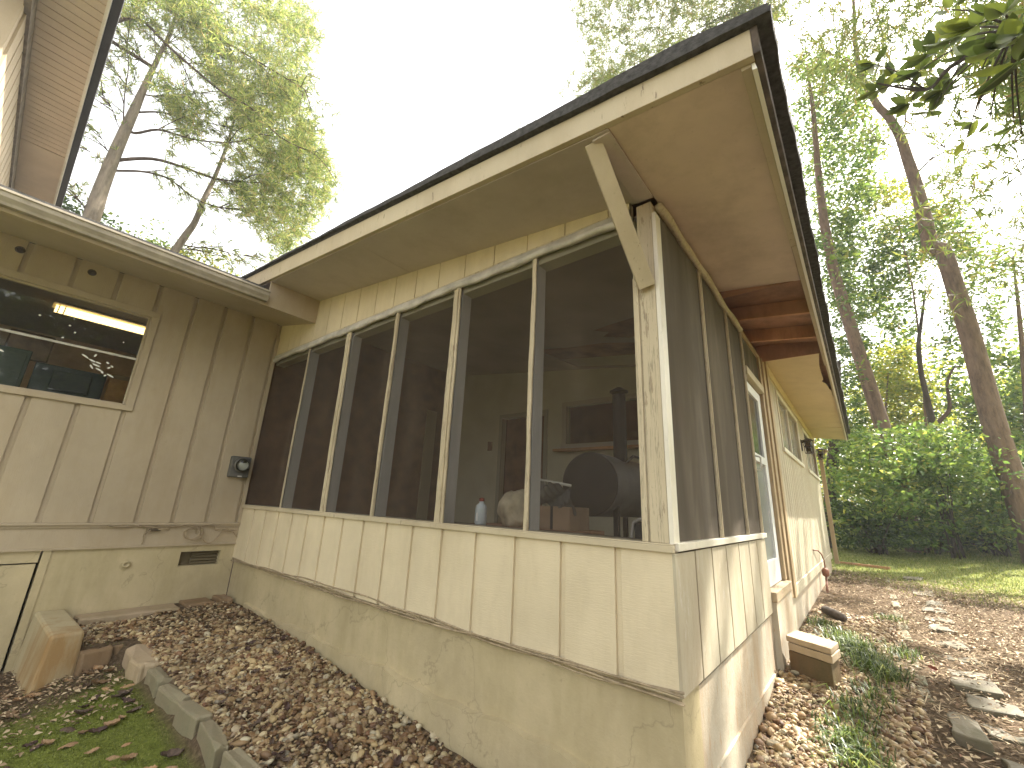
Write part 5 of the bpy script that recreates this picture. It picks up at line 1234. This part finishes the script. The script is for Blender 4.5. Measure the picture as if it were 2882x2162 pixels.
def tree(name, label, cat, trunk_px, D, widths, limbs=(), barkm=None, group=None, to_ground=True, twig=None, lean_dir=None, wob=0.0):
    """trunk_px: spots of the trunk axis from low to high; widths: diameters (m). returns root, limb point lists"""
    pts = [upright(x, y, D) for x, y in trunk_px]
    w = [x * 0.55 for x in widths]
    if to_ground:
        b_ = pts[0]; d = (pts[1] - pts[0]); gzv = gz1(b_.x, b_.y)
        if b_.z > gzv:
            t = (b_.z - gzv + 0.2) / max(0.2, d.z); t = min(t, 30)
            base = Vector((b_.x - d.x * t, b_.y - d.y * t, gzv - 0.2))
            pts = [base, base.lerp(pts[0], 0.5)] + pts; w = [w[0] * 1.2, w[0] * 1.05] + w
    root = thing(name, label, cat, tuple(pts[0]), group)
    m = MB()
    cp_ = curve(pts); rr = np.interp(np.linspace(0, len(pts) - 1, len(cp_)), range(len(pts)), [x / 2 for x in w])
    cp_ = [p + Vector((rnd.uniform(-wob, wob), rnd.uniform(-wob, wob), 0)) for p in cp_]
    m.tube(cp_, list(rr), 14)
    m.build('trunk', barkm or m_bark, root, smooth=True); m = MB()
    LP = []
    for i, lim in enumerate(limbs):
        q = lim['px']; dd = lim.get('dd', 0.0); k = len(q)
        P = [upright(x, y, D + dd * j / (k - 1)) for j, (x, y) in enumerate(q)]
        q0 = min(cp_, key=lambda c: (c - P[0]).length); P = [q0] + P
        C = curve(P); r0 = lim.get('w', 0.10) / 2 * .68
        m.tube(C, [max(0.008, r0 * (1 - 0.82 * j / (len(C) - 1))) for j in range(len(C))], 7)
        LP.append(C)
        if twig:
            rr_ = random.Random(i * 7 + 3)
            for _ in range(int(twig['n'] * lim.get('tw', 1))):
                j = rr_.randrange(int(len(C) * twig.get('from', 0.3)), len(C))
                p = C[j]; d = (C[min(j + 1, len(C) - 1)] - C[max(j - 1, 0)]).normalized()
                L = rr_.uniform(*twig['L'])
                side = Vector((rr_.gauss(0, 1), rr_.gauss(0, 1), rr_.gauss(twig.get('zb', -0.3), 0.5))).normalized()
                q1 = p + (d * 0.7 + side * 0.7) * L * 0.5; q2 = p + (d * 0.7 + side * 0.6) * L + Vector((0, 0, twig.get('droop', -0.15) * L))
                tw = curve([p, q1, q2])
                m.tube(tw, [max(0.004, 0.016 * (1 - 0.7 * a / (len(tw) - 1))) for a in range(len(tw))], 4)
                LP.append(tw)
    if m.v: m.build('limbs', m_bark_limb, root, smooth=True)
    return root, LP
def tufts_on(LP, r, per_m, frm=0.25, jit=0.08):
    T = []; Dd = []
    for C in LP:
        L = sum((C[i + 1] - C[i]).length for i in range(len(C) - 1)); k = max(1, int(L * per_m))
        for _ in range(k):
            t = frm + (1 - frm) * r.uniform(); f = t * (len(C) - 1); i = min(int(f), len(C) - 2)
            p = C[i].lerp(C[i + 1], f - i); d = (C[i + 1] - C[i]).normalized()
            T.append(tuple(p + Vector(r.normal(0, jit, 3)))); Dd.append(tuple(d))
    return np.array(T), np.array(Dd)
def clumps_px(polys, D, sd, r):
    out = []
    for poly, n_ in polys:
        P = sample_poly(poly, n_, r); out.append(upright_np(P, D + r.normal(0, sd, n_)))
    return np.concatenate(out)
def leaf_crown(root, centers, rad, per, size, mat, seed, flat=0.6, wfac=0.5, name='crown', zdroop=0.0):
    r = np.random.default_rng(seed); k = len(centers)
    rr = rad * r.lognormal(0, 0.35, k)
    n_ = (per * r.lognormal(0, 0.35, k)).astype(int).clip(3)
    C = np.repeat(centers, n_, 0); R_ = np.repeat(rr, n_)
    off = r.normal(0, 0.5, (len(C), 3)); off[:, 2] *= flat
    C = C + off * R_[:, None]
    if name != 'foliage': C = C[keep_gaps(C)]
    A, B = rand_frames(len(C), r, 0.8); A[:, 2] -= zdroop; A /= np.linalg.norm(A, axis=1)[:, None]
    B -= A * (A * B).sum(1)[:, None]; B /= np.linalg.norm(B, axis=1)[:, None]
    L = size * r.uniform(0.6, 1.3, len(C))
    V, F = leaf_faces(C, A, B, L, L * wfac * r.uniform(0.8, 1.2, len(C)), 0.15)
    return np_mesh(name, V, F, mat, origin=root['_o'], parent=root)
def needle_crown(root, T, Dd, seed, n_per, L, wd, mat, name='crown', spread=0.8):
    r = np.random.default_rng(seed); kk = keep_gaps(T, 0.09); T = T[kk]; Dd = Dd[kk]
    V, F = needle_faces(T, Dd, r, n_per, L, wd, spread)
    return np_mesh(name, V, F, mat, origin=root['_o'], parent=root)
def q1(*p): return [(x / 2.212, y / 2.212) for x, y in p]                    # spots read off enlarged views
def q2(*p): return [(1882 + x / 2.212, y / 2.212) for x, y in p]
def q3(*p): return [(1882 + x / 2.212, 700 + y / 2.212) for x, y in p]

# --- tall pine behind the wing roof
limbsA = [dict(px=q1((720, 1000), (950, 990), (1150, 1045), (1330, 1110), (1550, 1135), (1750, 1130), (1850, 1040)), w=.17, dd=-1.5),
          dict(px=q1((700, 1060), (900, 1070), (1060, 1120), (1230, 1245), (1420, 1300), (1700, 1290)), w=.12, dd=1.2),
          dict(px=q1((840, 830), (980, 808), (1120, 845), (1260, 878), (1470, 885), (1620, 835)), w=.13, dd=-2.2),
          dict(px=q1((860, 700), (1000, 700), (1180, 740), (1370, 780), (1520, 795)), w=.11, dd=1.0),
          dict(px=q1((560, 160), (700, 140), (870, 120), (1050, 290), (1280, 490), (1420, 600), (1560, 670), (1740, 850), (1960, 960)), w=.17, dd=-3.4),
          dict(px=q1((900, -60), (1010, 40), (1200, 150), (1400, 260), (1600, 380), (1750, 470), (1900, 560)), w=.16, dd=-3.2),
          dict(px=q1((900, 590), (1010, 600), (1200, 580), (1400, 590)), w=.09, dd=0.8),
          dict(px=q1((1270, 430), (1340, 370), (1480, 345)), w=.06, dd=-1.0, tw=.5),
          dict(px=q1((960, 440), (1100, 560), (1180, 490), (1300, 400)), w=.07, dd=0.8, tw=.6),
          dict(px=q1((770, 790), (775, 600), (800, 420), (790, 300), (800, 215)), w=.07, dd=-.6, tw=.4),
          dict(px=q1((740, 790), (690, 660), (600, 550)), w=.05, dd=-.6, tw=.4),
          dict(px=q1((670, 940), (620, 840), (530, 770)), w=.05, dd=-.5, tw=.4),
          dict(px=q1((830, 590), (720, 450), (640, 330)), w=.05, dd=.5, tw=.7),
          dict(px=q1((640, 1020), (580, 960), (500, 905)), w=.04, dd=.5, tw=.3),
          dict(px=q1((940, 420), (850, 330), (740, 200), (700, 60)), w=.06, dd=.8, tw=1),
          dict(px=q1((1000, 350), (1080, 180), (1060, 20)), w=.08, dd=1.2, tw=1),
          dict(px=q1((560, 1340), (480, 1230), (420, 1120)), w=.07, dd=.4, tw=.6)]
tA, LPA = tree('pine_tree', 'tall pine with long bare curved limbs behind the wing roof', 'tree', q1((560, 1390), (640, 1150), (740, 900), (830, 700), (900, 540), (975, 380), (1060, 200), (1120, 0), (1180, -300)), 15.0, [.66, .58, .50, .42, .30, .22, .16, .12, .06], limbsA, m_bark_pale, twig=dict(n=15, L=(0.5, 1.7), **{'from': 0.32}, zb=-0.25, droop=-0.2))
r = np.random.default_rng(51)
T1, D1 = tufts_on(LPA[len(limbsA) * 0:], r, 6.5, 0.35, 0.10)
polyA = [(q1((690, -100), (1000, -100), (1120, 120), (1000, 240), (820, 150)), 26), (q1((1000, -150), (1850, -150), (1980, 120), (1960, 420), (1900, 560), (1500, 420), (1250, 330), (1080, 140)), 165),
         (q1((1250, 380), (1900, 560), (1940, 700), (1990, 860), (2060, 1040), (1800, 1100), (1550, 900), (1450, 640)), 160),
         (q1((1500, 950), (2060, 1040), (2120, 1200), (1980, 1330), (1880, 1490), (1760, 1560), (1640, 1420), (1450, 1300)), 80), (q1((1000, 480), (1240, 620), (1200, 830), (1060, 760)), 18)]
Cn = clumps_px(polyA, 14.6, 1.1, r)
T2 = np.repeat(Cn, 15, 0) + r.normal(0, 0.19, (len(Cn) * 15, 3)); D2 = np.tile(np.array([[0.3, -0.1, -0.35]]), (len(T2), 1))
needle_crown(tA, np.concatenate([T1, T2]), np.concatenate([D1, D2]), 52, 11, 0.23, 0.019, m_needle_lime)
# --- second, thinner pine
limbsB = [dict(px=q1((1270, 1240), (1380, 1160), (1480, 1140)), w=.06, dd=.6), dict(px=q1((1250, 1260), (1420, 1300), (1560, 1305), (1700, 1280)), w=.07, dd=-.8),
          dict(px=q1((1160, 1530), (1330, 1550), (1480, 1585), (1620, 1600)), w=.07, dd=-.6), dict(px=q1((1150, 1550), (1300, 1570), (1480, 1640)), w=.06, dd=.8), dict(px=q1((1390, 1000), (1480, 960), (1600, 1000)), w=.05, dd=.5),
          dict(px=q1((1420, 900), (1470, 700), (1490, 640)), w=.06, dd=.4)]
tB, LPB = tree('pine_tree', 'slender leaning pine right of the tall one, above the gutter', 'tree', q1((1090, 1560), (1160, 1460), (1215, 1380), (1270, 1240), (1330, 1120), (1390, 970), (1430, 850), (1480, 650), (1510, 450)), 16.5, [.40, .38, .33, .29, .25, .20, .16, .12, .06], limbsB, m_bark_pale, twig=dict(n=12, L=(0.4, 1.2), zb=-.2))
T1, D1 = tufts_on(LPB, r, 5.5, 0.3, 0.10)
Cn = clumps_px([(q1((1480, 1150), (1780, 1200), (1900, 1400), (1800, 1560), (1600, 1400)), 45), (q1((1450, 640), (1560, 560), (1640, 900), (1450, 900)), 22)], 16.3, .8, r)
T2 = np.repeat(Cn, 12, 0) + r.normal(0, 0.24, (len(Cn) * 12, 3)); D2 = np.tile(np.array([[0.2, 0, -0.35]]), (len(T2), 1))
needle_crown(tB, np.concatenate([T1, T2]), np.concatenate([D1, D2]), 53, 8, 0.24, 0.022, m_needle_lime)
# low green tops peeping over the gutter
for i, (px, py, D, rad, lab) in enumerate([(q1((420, 1300),)[0][0], q1((420, 1300),)[0][1] + 12, 17, 1.0, 'dark leafy treetop behind the upper storey corner'), (q1((790, 1430),)[0][0], q1((790, 1430),)[0][1] + 15, 18, 1.3, 'bright green treetop just above the gutter, left of the slender pine'),
                                        (q1((1020, 1540),)[0][0], q1((1020, 1540),)[0][1] + 18, 18, .9, 'yellow-green treetop at the foot of the slender pine'), (q1((1220, 1610),)[0][0], q1((1220, 1610),)[0][1] + 10, 18, .9, 'lime leafy treetop right of the slender pine')]):
    c = upright(px, py, D); base = ground_base(c)
    t = thing('leafy_tree', lab, 'tree', tuple(base), 'treetops beyond the gutter')
    MB().tube(curve([base, base.lerp(c, .5) + Vector((.1, .1, 0)), c]), [.16] * 4 + [.12] * 4 + [.05], 8).build('trunk', m_bark_dark, t, smooth=True)
    rr = np.random.default_rng(60 + i)
    cc = np.array(c) + rr.normal(0, 0.45, (38, 3)) * np.array([rad * 1.1, rad * 1.1, rad * .75]) - np.array([0, 0, .3])
    leaf_crown(t, cc, .40, 34, .13, [m_leaf_dark, m_leaf_mid, m_leaf_yel, m_leaf_yel][i], 70 + i)

# --- pine behind the porch roof
limbsE = [dict(px=q2((530, 100), (420, 80), (300, 120), (180, 210)), w=.10, dd=-1.0), dict(px=q2((530, 60), (440, 20), (300, -40)), w=.09, dd=1.0), dict(px=q2((560, 100), (620, 40), (700, -20)), w=.07, dd=.5), dict(px=q2((450, 40), (250, 250), (100, 330)), w=.06, dd=-1.2),
          dict(px=q2((100, 0), (60, 90), (-100, 190), (-250, 230)), w=.06, dd=.8)]
tE, LPE = tree('pine_tree', 'pine rising right behind the porch roof peak', 'tree', q2((500, 330), (520, 180), (540, 60), (570, -60), (600, -400)), 15.5, [.34, .32, .28, .24, .10], limbsE, m_bark, twig=dict(n=14, L=(.5, 1.5), zb=-.1))
r = np.random.default_rng(81)
T1, D1 = tufts_on(LPE, r, 6, 0.2, .12)
Cn = clumps_px([([(1600, -200), (2180, -260), (2240, 60), (2100, 60), (2050, 150), (1880, 230), (1800, 190), (1700, 260), (1640, 130)], 620), ([(1640, 180), (1760, 180), (1700, 330), (1600, 310)], 45), ([(1440, 360), (1500, 340), (1480, 400), (1440, 400)], 5), ([(1590, 0), (1660, 0), (1640, 120)], 8), ([(1540, 220), (1600, 230), (1590, 280)], 3)], 15.5, 1.2, r)
T2 = np.repeat(Cn, 13, 0) + r.normal(0, 0.25, (len(Cn) * 13, 3)); D2 = np.tile(np.array([[-0.2, -0.1, -0.2]]), (len(T2), 1))
needle_crown(tE, np.concatenate([T1, T2]), np.concatenate([D1, D2]), 82, 8, 0.24, 0.022, m_needle)
# --- big pine at the right, its canopy extended with unseen clumps added to shade the side of the house
limbsF = [dict(px=q2((1560, 1060), (1640, 990), (1740, 940), (1870, 930), (2000, 950), (2212, 1010)), w=.10, dd=-1.5), dict(px=q2((1590, 1145), (1650, 1125), (1730, 1130), (1850, 1165), (1900, 1220), (1880, 1280)), w=.07, dd=1),
          dict(px=q2((1410, 920), (1340, 880), (1280, 850), (1260, 700)), w=.06, dd=.5), dict(px=q2((1470, 780), (1480, 640), (1560, 430), (1590, 270), (1480, 190), (1300, 160), (1220, 140)), w=.09, dd=-2.5), dict(px=q2((1720, 940), (1640, 850), (1570, 690), (1500, 560)), w=.06, dd=-1.5),
          dict(px=q2((1250, 560), (1330, 300), (1300, 100), (1200, -200)), w=.12, dd=-1.5), dict(px=q2((1200, 400), (1500, 100), (1900, -200)), w=.12, dd=-3), dict(px=q2((1200, 420), (1000, 330), (760, 300)), w=.07, dd=.8), dict(px=q2((1150, 200), (950, 280), (840, 340)), w=.06, dd=-1),
          dict(px=q2((1180, 300), (1600, -300), (2400, -900)), w=.12, dd=-5), dict(px=q2((1180, 200), (1900, -500), (2700, -1300)), w=.12, dd=-6), dict(px=q2((1180, 100), (1300, -600), (1700, -1500)), w=.12, dd=-4)]
tF, LPF = tree('pine_tree', 'thickest pine at the right edge, its scaly trunk leaning left', 'tree', q3((2180, 1560), (2085, 1280), (2000, 1000), (1920, 700), (1850, 450), (1770, 200), (1700, 0)) + q2((1640, 1550), (1590, 1350), (1540, 1150), (1490, 1000), (1440, 850), (1370, 730), (1290, 640), (1180, 400), (1150, 0), (1140, -500)), 17.8,
                [.98, .95, .92, .88, .84, .78, .74, .74, .69, .63, .57, .52, .46, .41, .32, .2, .08], limbsF, m_bark, twig=dict(n=11, L=(.5, 1.6), zb=0))
r = np.random.default_rng(91)
T1, D1 = tufts_on(LPF, r, 5, 0.3, .15)
def canopy(n_, r):  # added clumps along the sun's path, mostly out of view, to block it
    out = []
    S_ = np.array(SUN) / SUN.z
    while len(out) < n_:
        p = np.array([r.uniform(-0.2, 3.2), r.uniform(0.0, 10.5), -0.7]); h = r.uniform(6.5, 10.5)
        q = p + S_ * h
        d = Vector(q) - CAM; z = d.dot(RF); u = 1441 + FPX * d.dot(RX) / z; v = 1081 + FPX * d.dot(RD) / z
        if (0 < u < 2910 and -20 < v) and r.uniform() > (0.45 if v < 260 else 0.06): continue
        out.append(q)
    return np.array(out)
Cn = clumps_px([([(2180, -300), (2900, -300), (2882, 60), (2640, 230), (2450, 240), (2330, 330), (2230, 200)], 170), ([(2430, -900), (2900, -900), (2900, 60), (2500, 0)], 60), ([(2640, 520), (2882, 480), (2900, 620), (2720, 640)], 6), ([(2680, 480), (2760, 470), (2740, 560), (2670, 560)], 7)], 14.0, 1.6, r)
Cn = np.concatenate([Cn, canopy(780, r)])
T2 = np.repeat(Cn, 13, 0) + r.normal(0, 0.30, (len(Cn) * 13, 3)); D2 = np.tile(np.array([[-0.1, -0.1, -0.3]]), (len(T2), 1))
needle_crown(tF, np.concatenate([T1, T2]), np.concatenate([D1, D2]), 92, 8, 0.26, 0.026, m_needle)
# --- leafy trees of the wood edge
def wood_tree(lab, trunk, D, widths, polys, rad, per, size, mat, seed, limbs=(), barkm=m_bark, sd=1.4, twig=None, flat=.6):
    t, LP = tree('leafy_tree', lab, 'tree', trunk, D, widths, limbs, barkm, 'trees at the edge of the wood', twig=twig)
    r = np.random.default_rng(seed)
    leaf_crown(t, clumps_px([(p_, int(k_ * 2.7)) for p_, k_ in polys], D + 2.2, sd * .8, r), rad, per, size * 1.2, mat, seed + 1, flat)
    return t
wood_tree('straight tall tree just right of the eave, pale patches on its trunk', q3((1440, 1500), (1360, 1200), (1280, 950), (1200, 700), (1130, 480), (1070, 280), (1030, 150), (1000, 0)) + q2((970, 1400), (945, 1200), (925, 1000), (900, 700), (860, 400)), 18.2, [.82, .79, .76, .72, .68, .65, .62, .60, .55, .48, .40, .30, .12],
          [([(2210, 160), (2330, 150), (2440, 200), (2470, 420), (2440, 640), (2360, 780), (2300, 700), (2260, 420)], 150), ([(2330, 700), (2480, 640), (2480, 900), (2360, 900)], 34)], .55, 30, .15, m_leaf_mid, 200, limbs=[dict(px=q2((930, 1050), (1030, 960), (1120, 900)), w=.08, dd=1), dict(px=q2((900, 700), (800, 640), (740, 660)), w=.06, dd=-1)])
wood_tree('dark forked tree in the wood, forking low above the shrubs', q3((1670, 1330), (1655, 1180), (1640, 1080), (1600, 900), (1570, 760), (1555, 600), (1580, 400), (1600, 250)), 19.0, [.42, .40, .36, .27, .25, .22, .16, .06],
          [([(2480, 620), (2580, 560), (2700, 620), (2790, 760), (2760, 1000), (2640, 1040), (2520, 960), (2440, 860)], 150), ([(2700, 960), (2800, 980), (2780, 1180), (2650, 1200)], 40)], .5, 32, .14, m_leaf, 210, barkm=m_bark_dark,
          limbs=[dict(px=q3((1650, 1110), (1700, 1060), (1750, 990), (1735, 850), (1770, 750), (1830, 730)), w=.26, dd=.6), dict(px=q3((1570, 620), (1650, 600), (1780, 580), (2000, 600)), w=.07, dd=.5), dict(px=q3((1560, 600), (1480, 560), (1420, 450)), w=.06, dd=-.5), dict(px=q3((1640, 1010), (1700, 990), (1780, 980)), w=.05, dd=.3)])
wood_tree('ivy-clad thick tree standing close past the far end of the eave', q3((1010, 1480), (1020, 1330), (1030, 1200), (1040, 1000), (1060, 700)), 17.5, [.62, .60, .55, .45, .2],
          [([(2330, 900), (2400, 860), (2450, 1000), (2450, 1180), (2420, 1330), (2350, 1330), (2330, 1150)], 70), ([(2300, 640), (2380, 700), (2400, 860), (2350, 860)], 26)], .42, 32, .12, m_leaf, 220, barkm=m_bark_dark)
wood_tree('yellow-green young tree behind the big pine trunk', [(2610, 1350), (2600, 1100), (2570, 820), (2520, 600)], 19.2, [.14, .12, .09, .03],
          [([(2430, 520), (2540, 500), (2590, 560), (2560, 680), (2450, 690)], 30), ([(2560, 640), (2650, 560), (2700, 700), (2760, 900), (2680, 900)], 36), ([(2480, 960), (2600, 940), (2580, 1120), (2480, 1120)], 34)], .38, 28, .12, m_leaf_yel, 230, sd=.7)
wood_tree('blue-green leafy tree right of the big pine trunk', [(2900, 1400), (2890, 1150), (2870, 900), (2850, 720)], 20.0, [.3, .26, .2, .06],
          [([(2740, 720), (2860, 690), (2882, 800), (2960, 900), (2960, 1180), (2850, 1180), (2790, 940)], 95)], .5, 30, .14, m_leaf_mid, 240)
wood_tree('bushy tree between the forked tree and the eave', [(2480, 1400), (2490, 1200), (2500, 1050)], 21.0, [.2, .17, .06],
          [([(2440, 1000), (2560, 960), (2640, 1080), (2600, 1290), (2440, 1290)], 80)], .5, 30, .14, m_leaf_yel, 250, sd=1.0)
wood_tree('leafy tree far right with dense low branches', [(2800, 1430), (2800, 1250), (2810, 1100)], 21.0, [.2, .17, .06],
          [([(2700, 1080), (2960, 1080), (3000, 1400), (2720, 1380)], 110)], .5, 30, .14, m_leaf, 260, sd=1.0)
# --- understorey shrubs along the lawn edge
def shrub(lab, poly, D, n_, size, mat, seed, sd=.9, rad=.55, per=22):
    r = np.random.default_rng(seed)
    yt = min(p[1] for p in poly); poly = [(p[0], p[1] - (r.uniform(0, 40) if p[1] < yt + 60 else 0)) for p in poly]
    cc = clumps_px([(poly, n_)], D, sd, r)
    gzv = ground_z(cc[:, 0], cc[:, 1]); cc[:, 2] = np.maximum(cc[:, 2], gzv + 0.12)
    c0 = cc.mean(0); base = (float(c0[0]), float(c0[1]), gz1(c0[0], c0[1]))
    t = thing('shrub', lab, 'shrub', base, 'shrubs along the far edge of the lawn')
    m = MB()
    for i in range(9):
        e = Vector(cc[r.integers(len(cc))]); b_ = Vector(base) + Vector((r.normal(0, .12), r.normal(0, .12), -.05))
        m.tube(curve([b_, b_.lerp(e, .5) + Vector((0, 0, .15)), e]), [.022, .021, .02, .018, .016, .014, .011, .008, .005], 5)
    m.build('stems', m_bark_dark, t, smooth=True)
    leaf_crown(t, cc, rad, per, size * 1.1, mat, seed + 1, .30, .42, 'foliage', .15)
shrub('broad pale-tipped shrub beside the downspout', [(2345, 1250), (2500, 1235), (2560, 1330), (2540, 1480), (2345, 1510)], 16.8, 230, .15, m_leaf_mid, 300)
shrub('dark shrub at the foot of the forked tree', [(2520, 1300), (2660, 1280), (2700, 1400), (2660, 1530), (2520, 1530)], 18.2, 210, .14, m_leaf, 310)
shrub('arching light green shrub at the middle of the lawn edge', [(2560, 1230), (2700, 1240), (2740, 1330), (2640, 1360), (2540, 1320)], 17.4, 130, .15, m_leaf_mid, 320)
shrub('wide shrub under the big pine trunk', [(2680, 1310), (2860, 1300), (2900, 1420), (2880, 1540), (2680, 1535)], 19.4, 250, .14, m_leaf_mid, 330)
shrub('low shrub against the right edge of the photo', [(2820, 1290), (3000, 1270), (3020, 1530), (2840, 1535)], 20.8, 190, .15, m_leaf, 340)
shrub('low dark-leaved shrub at the lawn edge next to the house', [(2335, 1440), (2480, 1470), (2600, 1500), (2600, 1545), (2350, 1540)], 17.0, 230, .11, m_leaf_dark, 350, .5, .36)  # darker leaves than the taller shrubs
shrub('low dark-leaved shrub at the lawn edge under the big pine', [(2600, 1480), (2882, 1480), (2960, 1545), (2600, 1545)], 20.2, 260, .11, m_leaf_dark, 360, .6, .36)
# --- the wood beyond, one mass
r = np.random.default_rng(400)
n_ = 90000
cx_ = r.uniform(-16, 24, 1500); cy_ = r.uniform(22, 40, 1500); cz_ = -0.4 + 9.5 * r.beta(1.1, 1.7, 1500)
ii = r.integers(0, 1500, n_); C = np.stack([cx_[ii], cy_[ii], cz_[ii]], -1) + r.normal(0, .7, (n_, 3)) * np.array([1, 1, .6])
C[:, 2] = np.maximum(C[:, 2], ground_z(C[:, 0], C[:, 1]) + .05)
C = C[keep_gaps(C)]; n_ = len(C)
A, B = rand_frames(n_, r, .8); L = .27 * r.uniform(.6, 1.4, n_)
V, F = leaf_faces(C, A, B, L, L * .5, .15)
tag(np_mesh('far_wood', V, F, m_leaf_yel), 'hazy green mass of woodland beyond the nearer trees', 'woodland', kind='stuff')
# --- magnolia overhanging from the right, close to the camera
m_mag = islands('magnolia_leaves', [(0, (0.035, 0.055, 0.014)), (0.5, (0.065, 0.095, 0.02)), (1, (0.14, 0.17, 0.03))], rough=0.3, transl=0.35, spec=0.5)
mroot = thing('magnolia_tree', 'large-leaved magnolia hanging into the top right corner', 'tree', (3.9, 2.6, -1.1))
def mp(px, py, D): return at(px, py, D)
mm_ = MB()
main = curve([Vector((3.9, 2.6, -1.2)), Vector((3.95, 2.5, 1.0)), Vector((3.8, 2.3, 2.6)), Vector((3.6, 2.2, 4.5)), Vector((3.5, 2.1, 6))])
mm_.tube(main, [.14 - .10 * i / (len(main) - 1) for i in range(len(main))], 10)
ros = [(1300, 560, 3.6, 9, .15), (1400, 480, 3.7, 8, .15), (1500, 640, 3.6, 8, .15), (1560, 440, 3.5, 7, .15), (1700, 560, 3.5, 9, .15), (1760, 480, 3.4, 8, .15), (1620, 330, 3.3, 6, .16), (1780, 230, 2.9, 8, .17), (1930, 150, 2.7, 9, .18), (2080, 90, 2.6, 9, .19), (2180, 220, 2.5, 9, .2), (2060, 300, 2.6, 8, .19), (2180, 380, 2.5, 9, .2),
       (1880, 330, 3.0, 7, .17), (1760, 60, 3.0, 6, .16), (1900, 760, 3.3, 4, .14), (1850, 870, 3.3, 4, .15), (2000, 740, 3.3, 2, .14), (2150, 770, 3.2, 3, .15), (2200, 850, 3.1, 3, .15), (1940, 450, 3.1, 4, .15), (1620, 690, 3.6, 4, .13), (1280, 400, 3.7, 5, .14)]
r = np.random.default_rng(500)
C = []; A = []; LL = []
hub = mp(1882 + 2150 / 2.212, 180 / 2.212, 4.2)
mm_.tube(curve([main[9], main[9].lerp(hub, .5) + Vector((0, 0, .2)), hub]), [.05, .05, .045, .04, .035, .03, .026, .022, .018], 7)
for (x, y, D, k, L) in ros:
    D = D * 1.55; k = int(k * (2.1 if x < 1720 and y < 720 else .95)); L = L * (1.0 if x < 1720 else .88)
    c = mp(1882 + x / 2.212, y / 2.212, D)
    st_ = hub if x > 1500 else mp(1882 + 1600 / 2.212, 560 / 2.212, 5.25)
    tw = curve([st_, st_.lerp(c, .5) + Vector((0, 0, .05)), c]); mm_.tube(tw, [.008 - .005 * i / (len(tw) - 1) for i in range(len(tw))], 5)
    d0 = (c - st_); d0 = np.array(d0.normalized()) if d0.length > .05 else np.array([-.7, 0, 0])
    for i in range(k):
        d = d0 * .5 + r.normal(0, .75, 3) * np.array([1, 1, .55]); d /= np.linalg.norm(d)
        C.append(np.array(c) + d * L * .55); A.append(d); LL.append(L * r.uniform(.75, 1.15))
tw = curve([hub, mp(1882 + 1750 / 2.212, 420 / 2.212, 4.8), mp(1882 + 1600 / 2.212, 560 / 2.212, 5.25), mp(1882 + 1300 / 2.212, 520 / 2.212, 5.5)]); mm_.tube(tw, [.02 - .013 * i / (len(tw) - 1) for i in range(len(tw))], 6)
mm_.build('trunk', m_bark_dark, mroot, smooth=True)
C = np.array(C); A = np.array(A); LL = np.array(LL); n_ = len(C)
Bv = np.cross(A, r.normal(size=(n_, 3)) * .4 + np.array([0, 0, 1.0])); Bv /= np.linalg.norm(Bv, axis=1)[:, None]; Nv = np.cross(A, Bv)
V = []; F = []
prof_ = [(-.5, .03), (-.36, .55), (-.15, .95), (.08, 1.0), (.28, .75), (.42, .38), (.5, .02)]
for i in range(n_):
    o_ = len(V); w = LL[i] * .21
    for t, k in prof_:
        b_ = C[i] + A[i] * t * LL[i] + Nv[i] * (-.18 * (t + .5) ** 2 * LL[i])
        V += [b_ - Bv[i] * w * k + Nv[i] * w * k * .25, b_, b_ + Bv[i] * w * k + Nv[i] * w * k * .25]
    for j in range(len(prof_) - 1):
        for s_ in (0, 1): F.append((o_ + j * 3 + s_, o_ + j * 3 + s_ + 1, o_ + (j + 1) * 3 + s_ + 1, o_ + (j + 1) * 3 + s_))
np_mesh('crown', np.array(V), np.array(F), m_mag, origin=mroot['_o'], parent=mroot, smooth=True)
# upper magnolia crown, plus unseen clumps added for the wing window to reflect
cc = np.concatenate([np.array([3.7, 2.2, 5.2]) + r.normal(0, 1, (30, 3)) * np.array([.6, .6, .8]) + np.array([.5, -.4, .6]), np.array([5.6, -0.9, 3.9]) + r.normal(0, 1, (620, 3)) * np.array([1.0, 1.6, 1.35])])
leaf_crown(mroot, cc, .5, 30, .23, m_mag, 501, .7, .42, 'upper_and_reflected_crown')

# ------------------------------------------------------------------ haze: air added to stand in for veiling lens glare
hz = MB().box(-206, 206, -66, 206, -3.2, 42).build('haze', None or bpy.data.materials.new('glare_haze'))
hm = hz.data.materials[0]; hm.use_nodes = True
hn = hm.node_tree.nodes; hn.remove(hn['Principled BSDF'])
pv = hn.new('ShaderNodeVolumePrincipled'); pv.inputs['Density'].default_value = 0.0021
pv.inputs['Color'].default_value = (0.93, 0.95, 0.95, 1); pv.inputs['Anisotropy'].default_value = 0.0
hm.node_tree.links.new(pv.outputs[0], hn['Material Output'].inputs['Volume'])
tag(hz, 'thin added haze standing in for veiling lens glare', 'haze', kind='stuff')
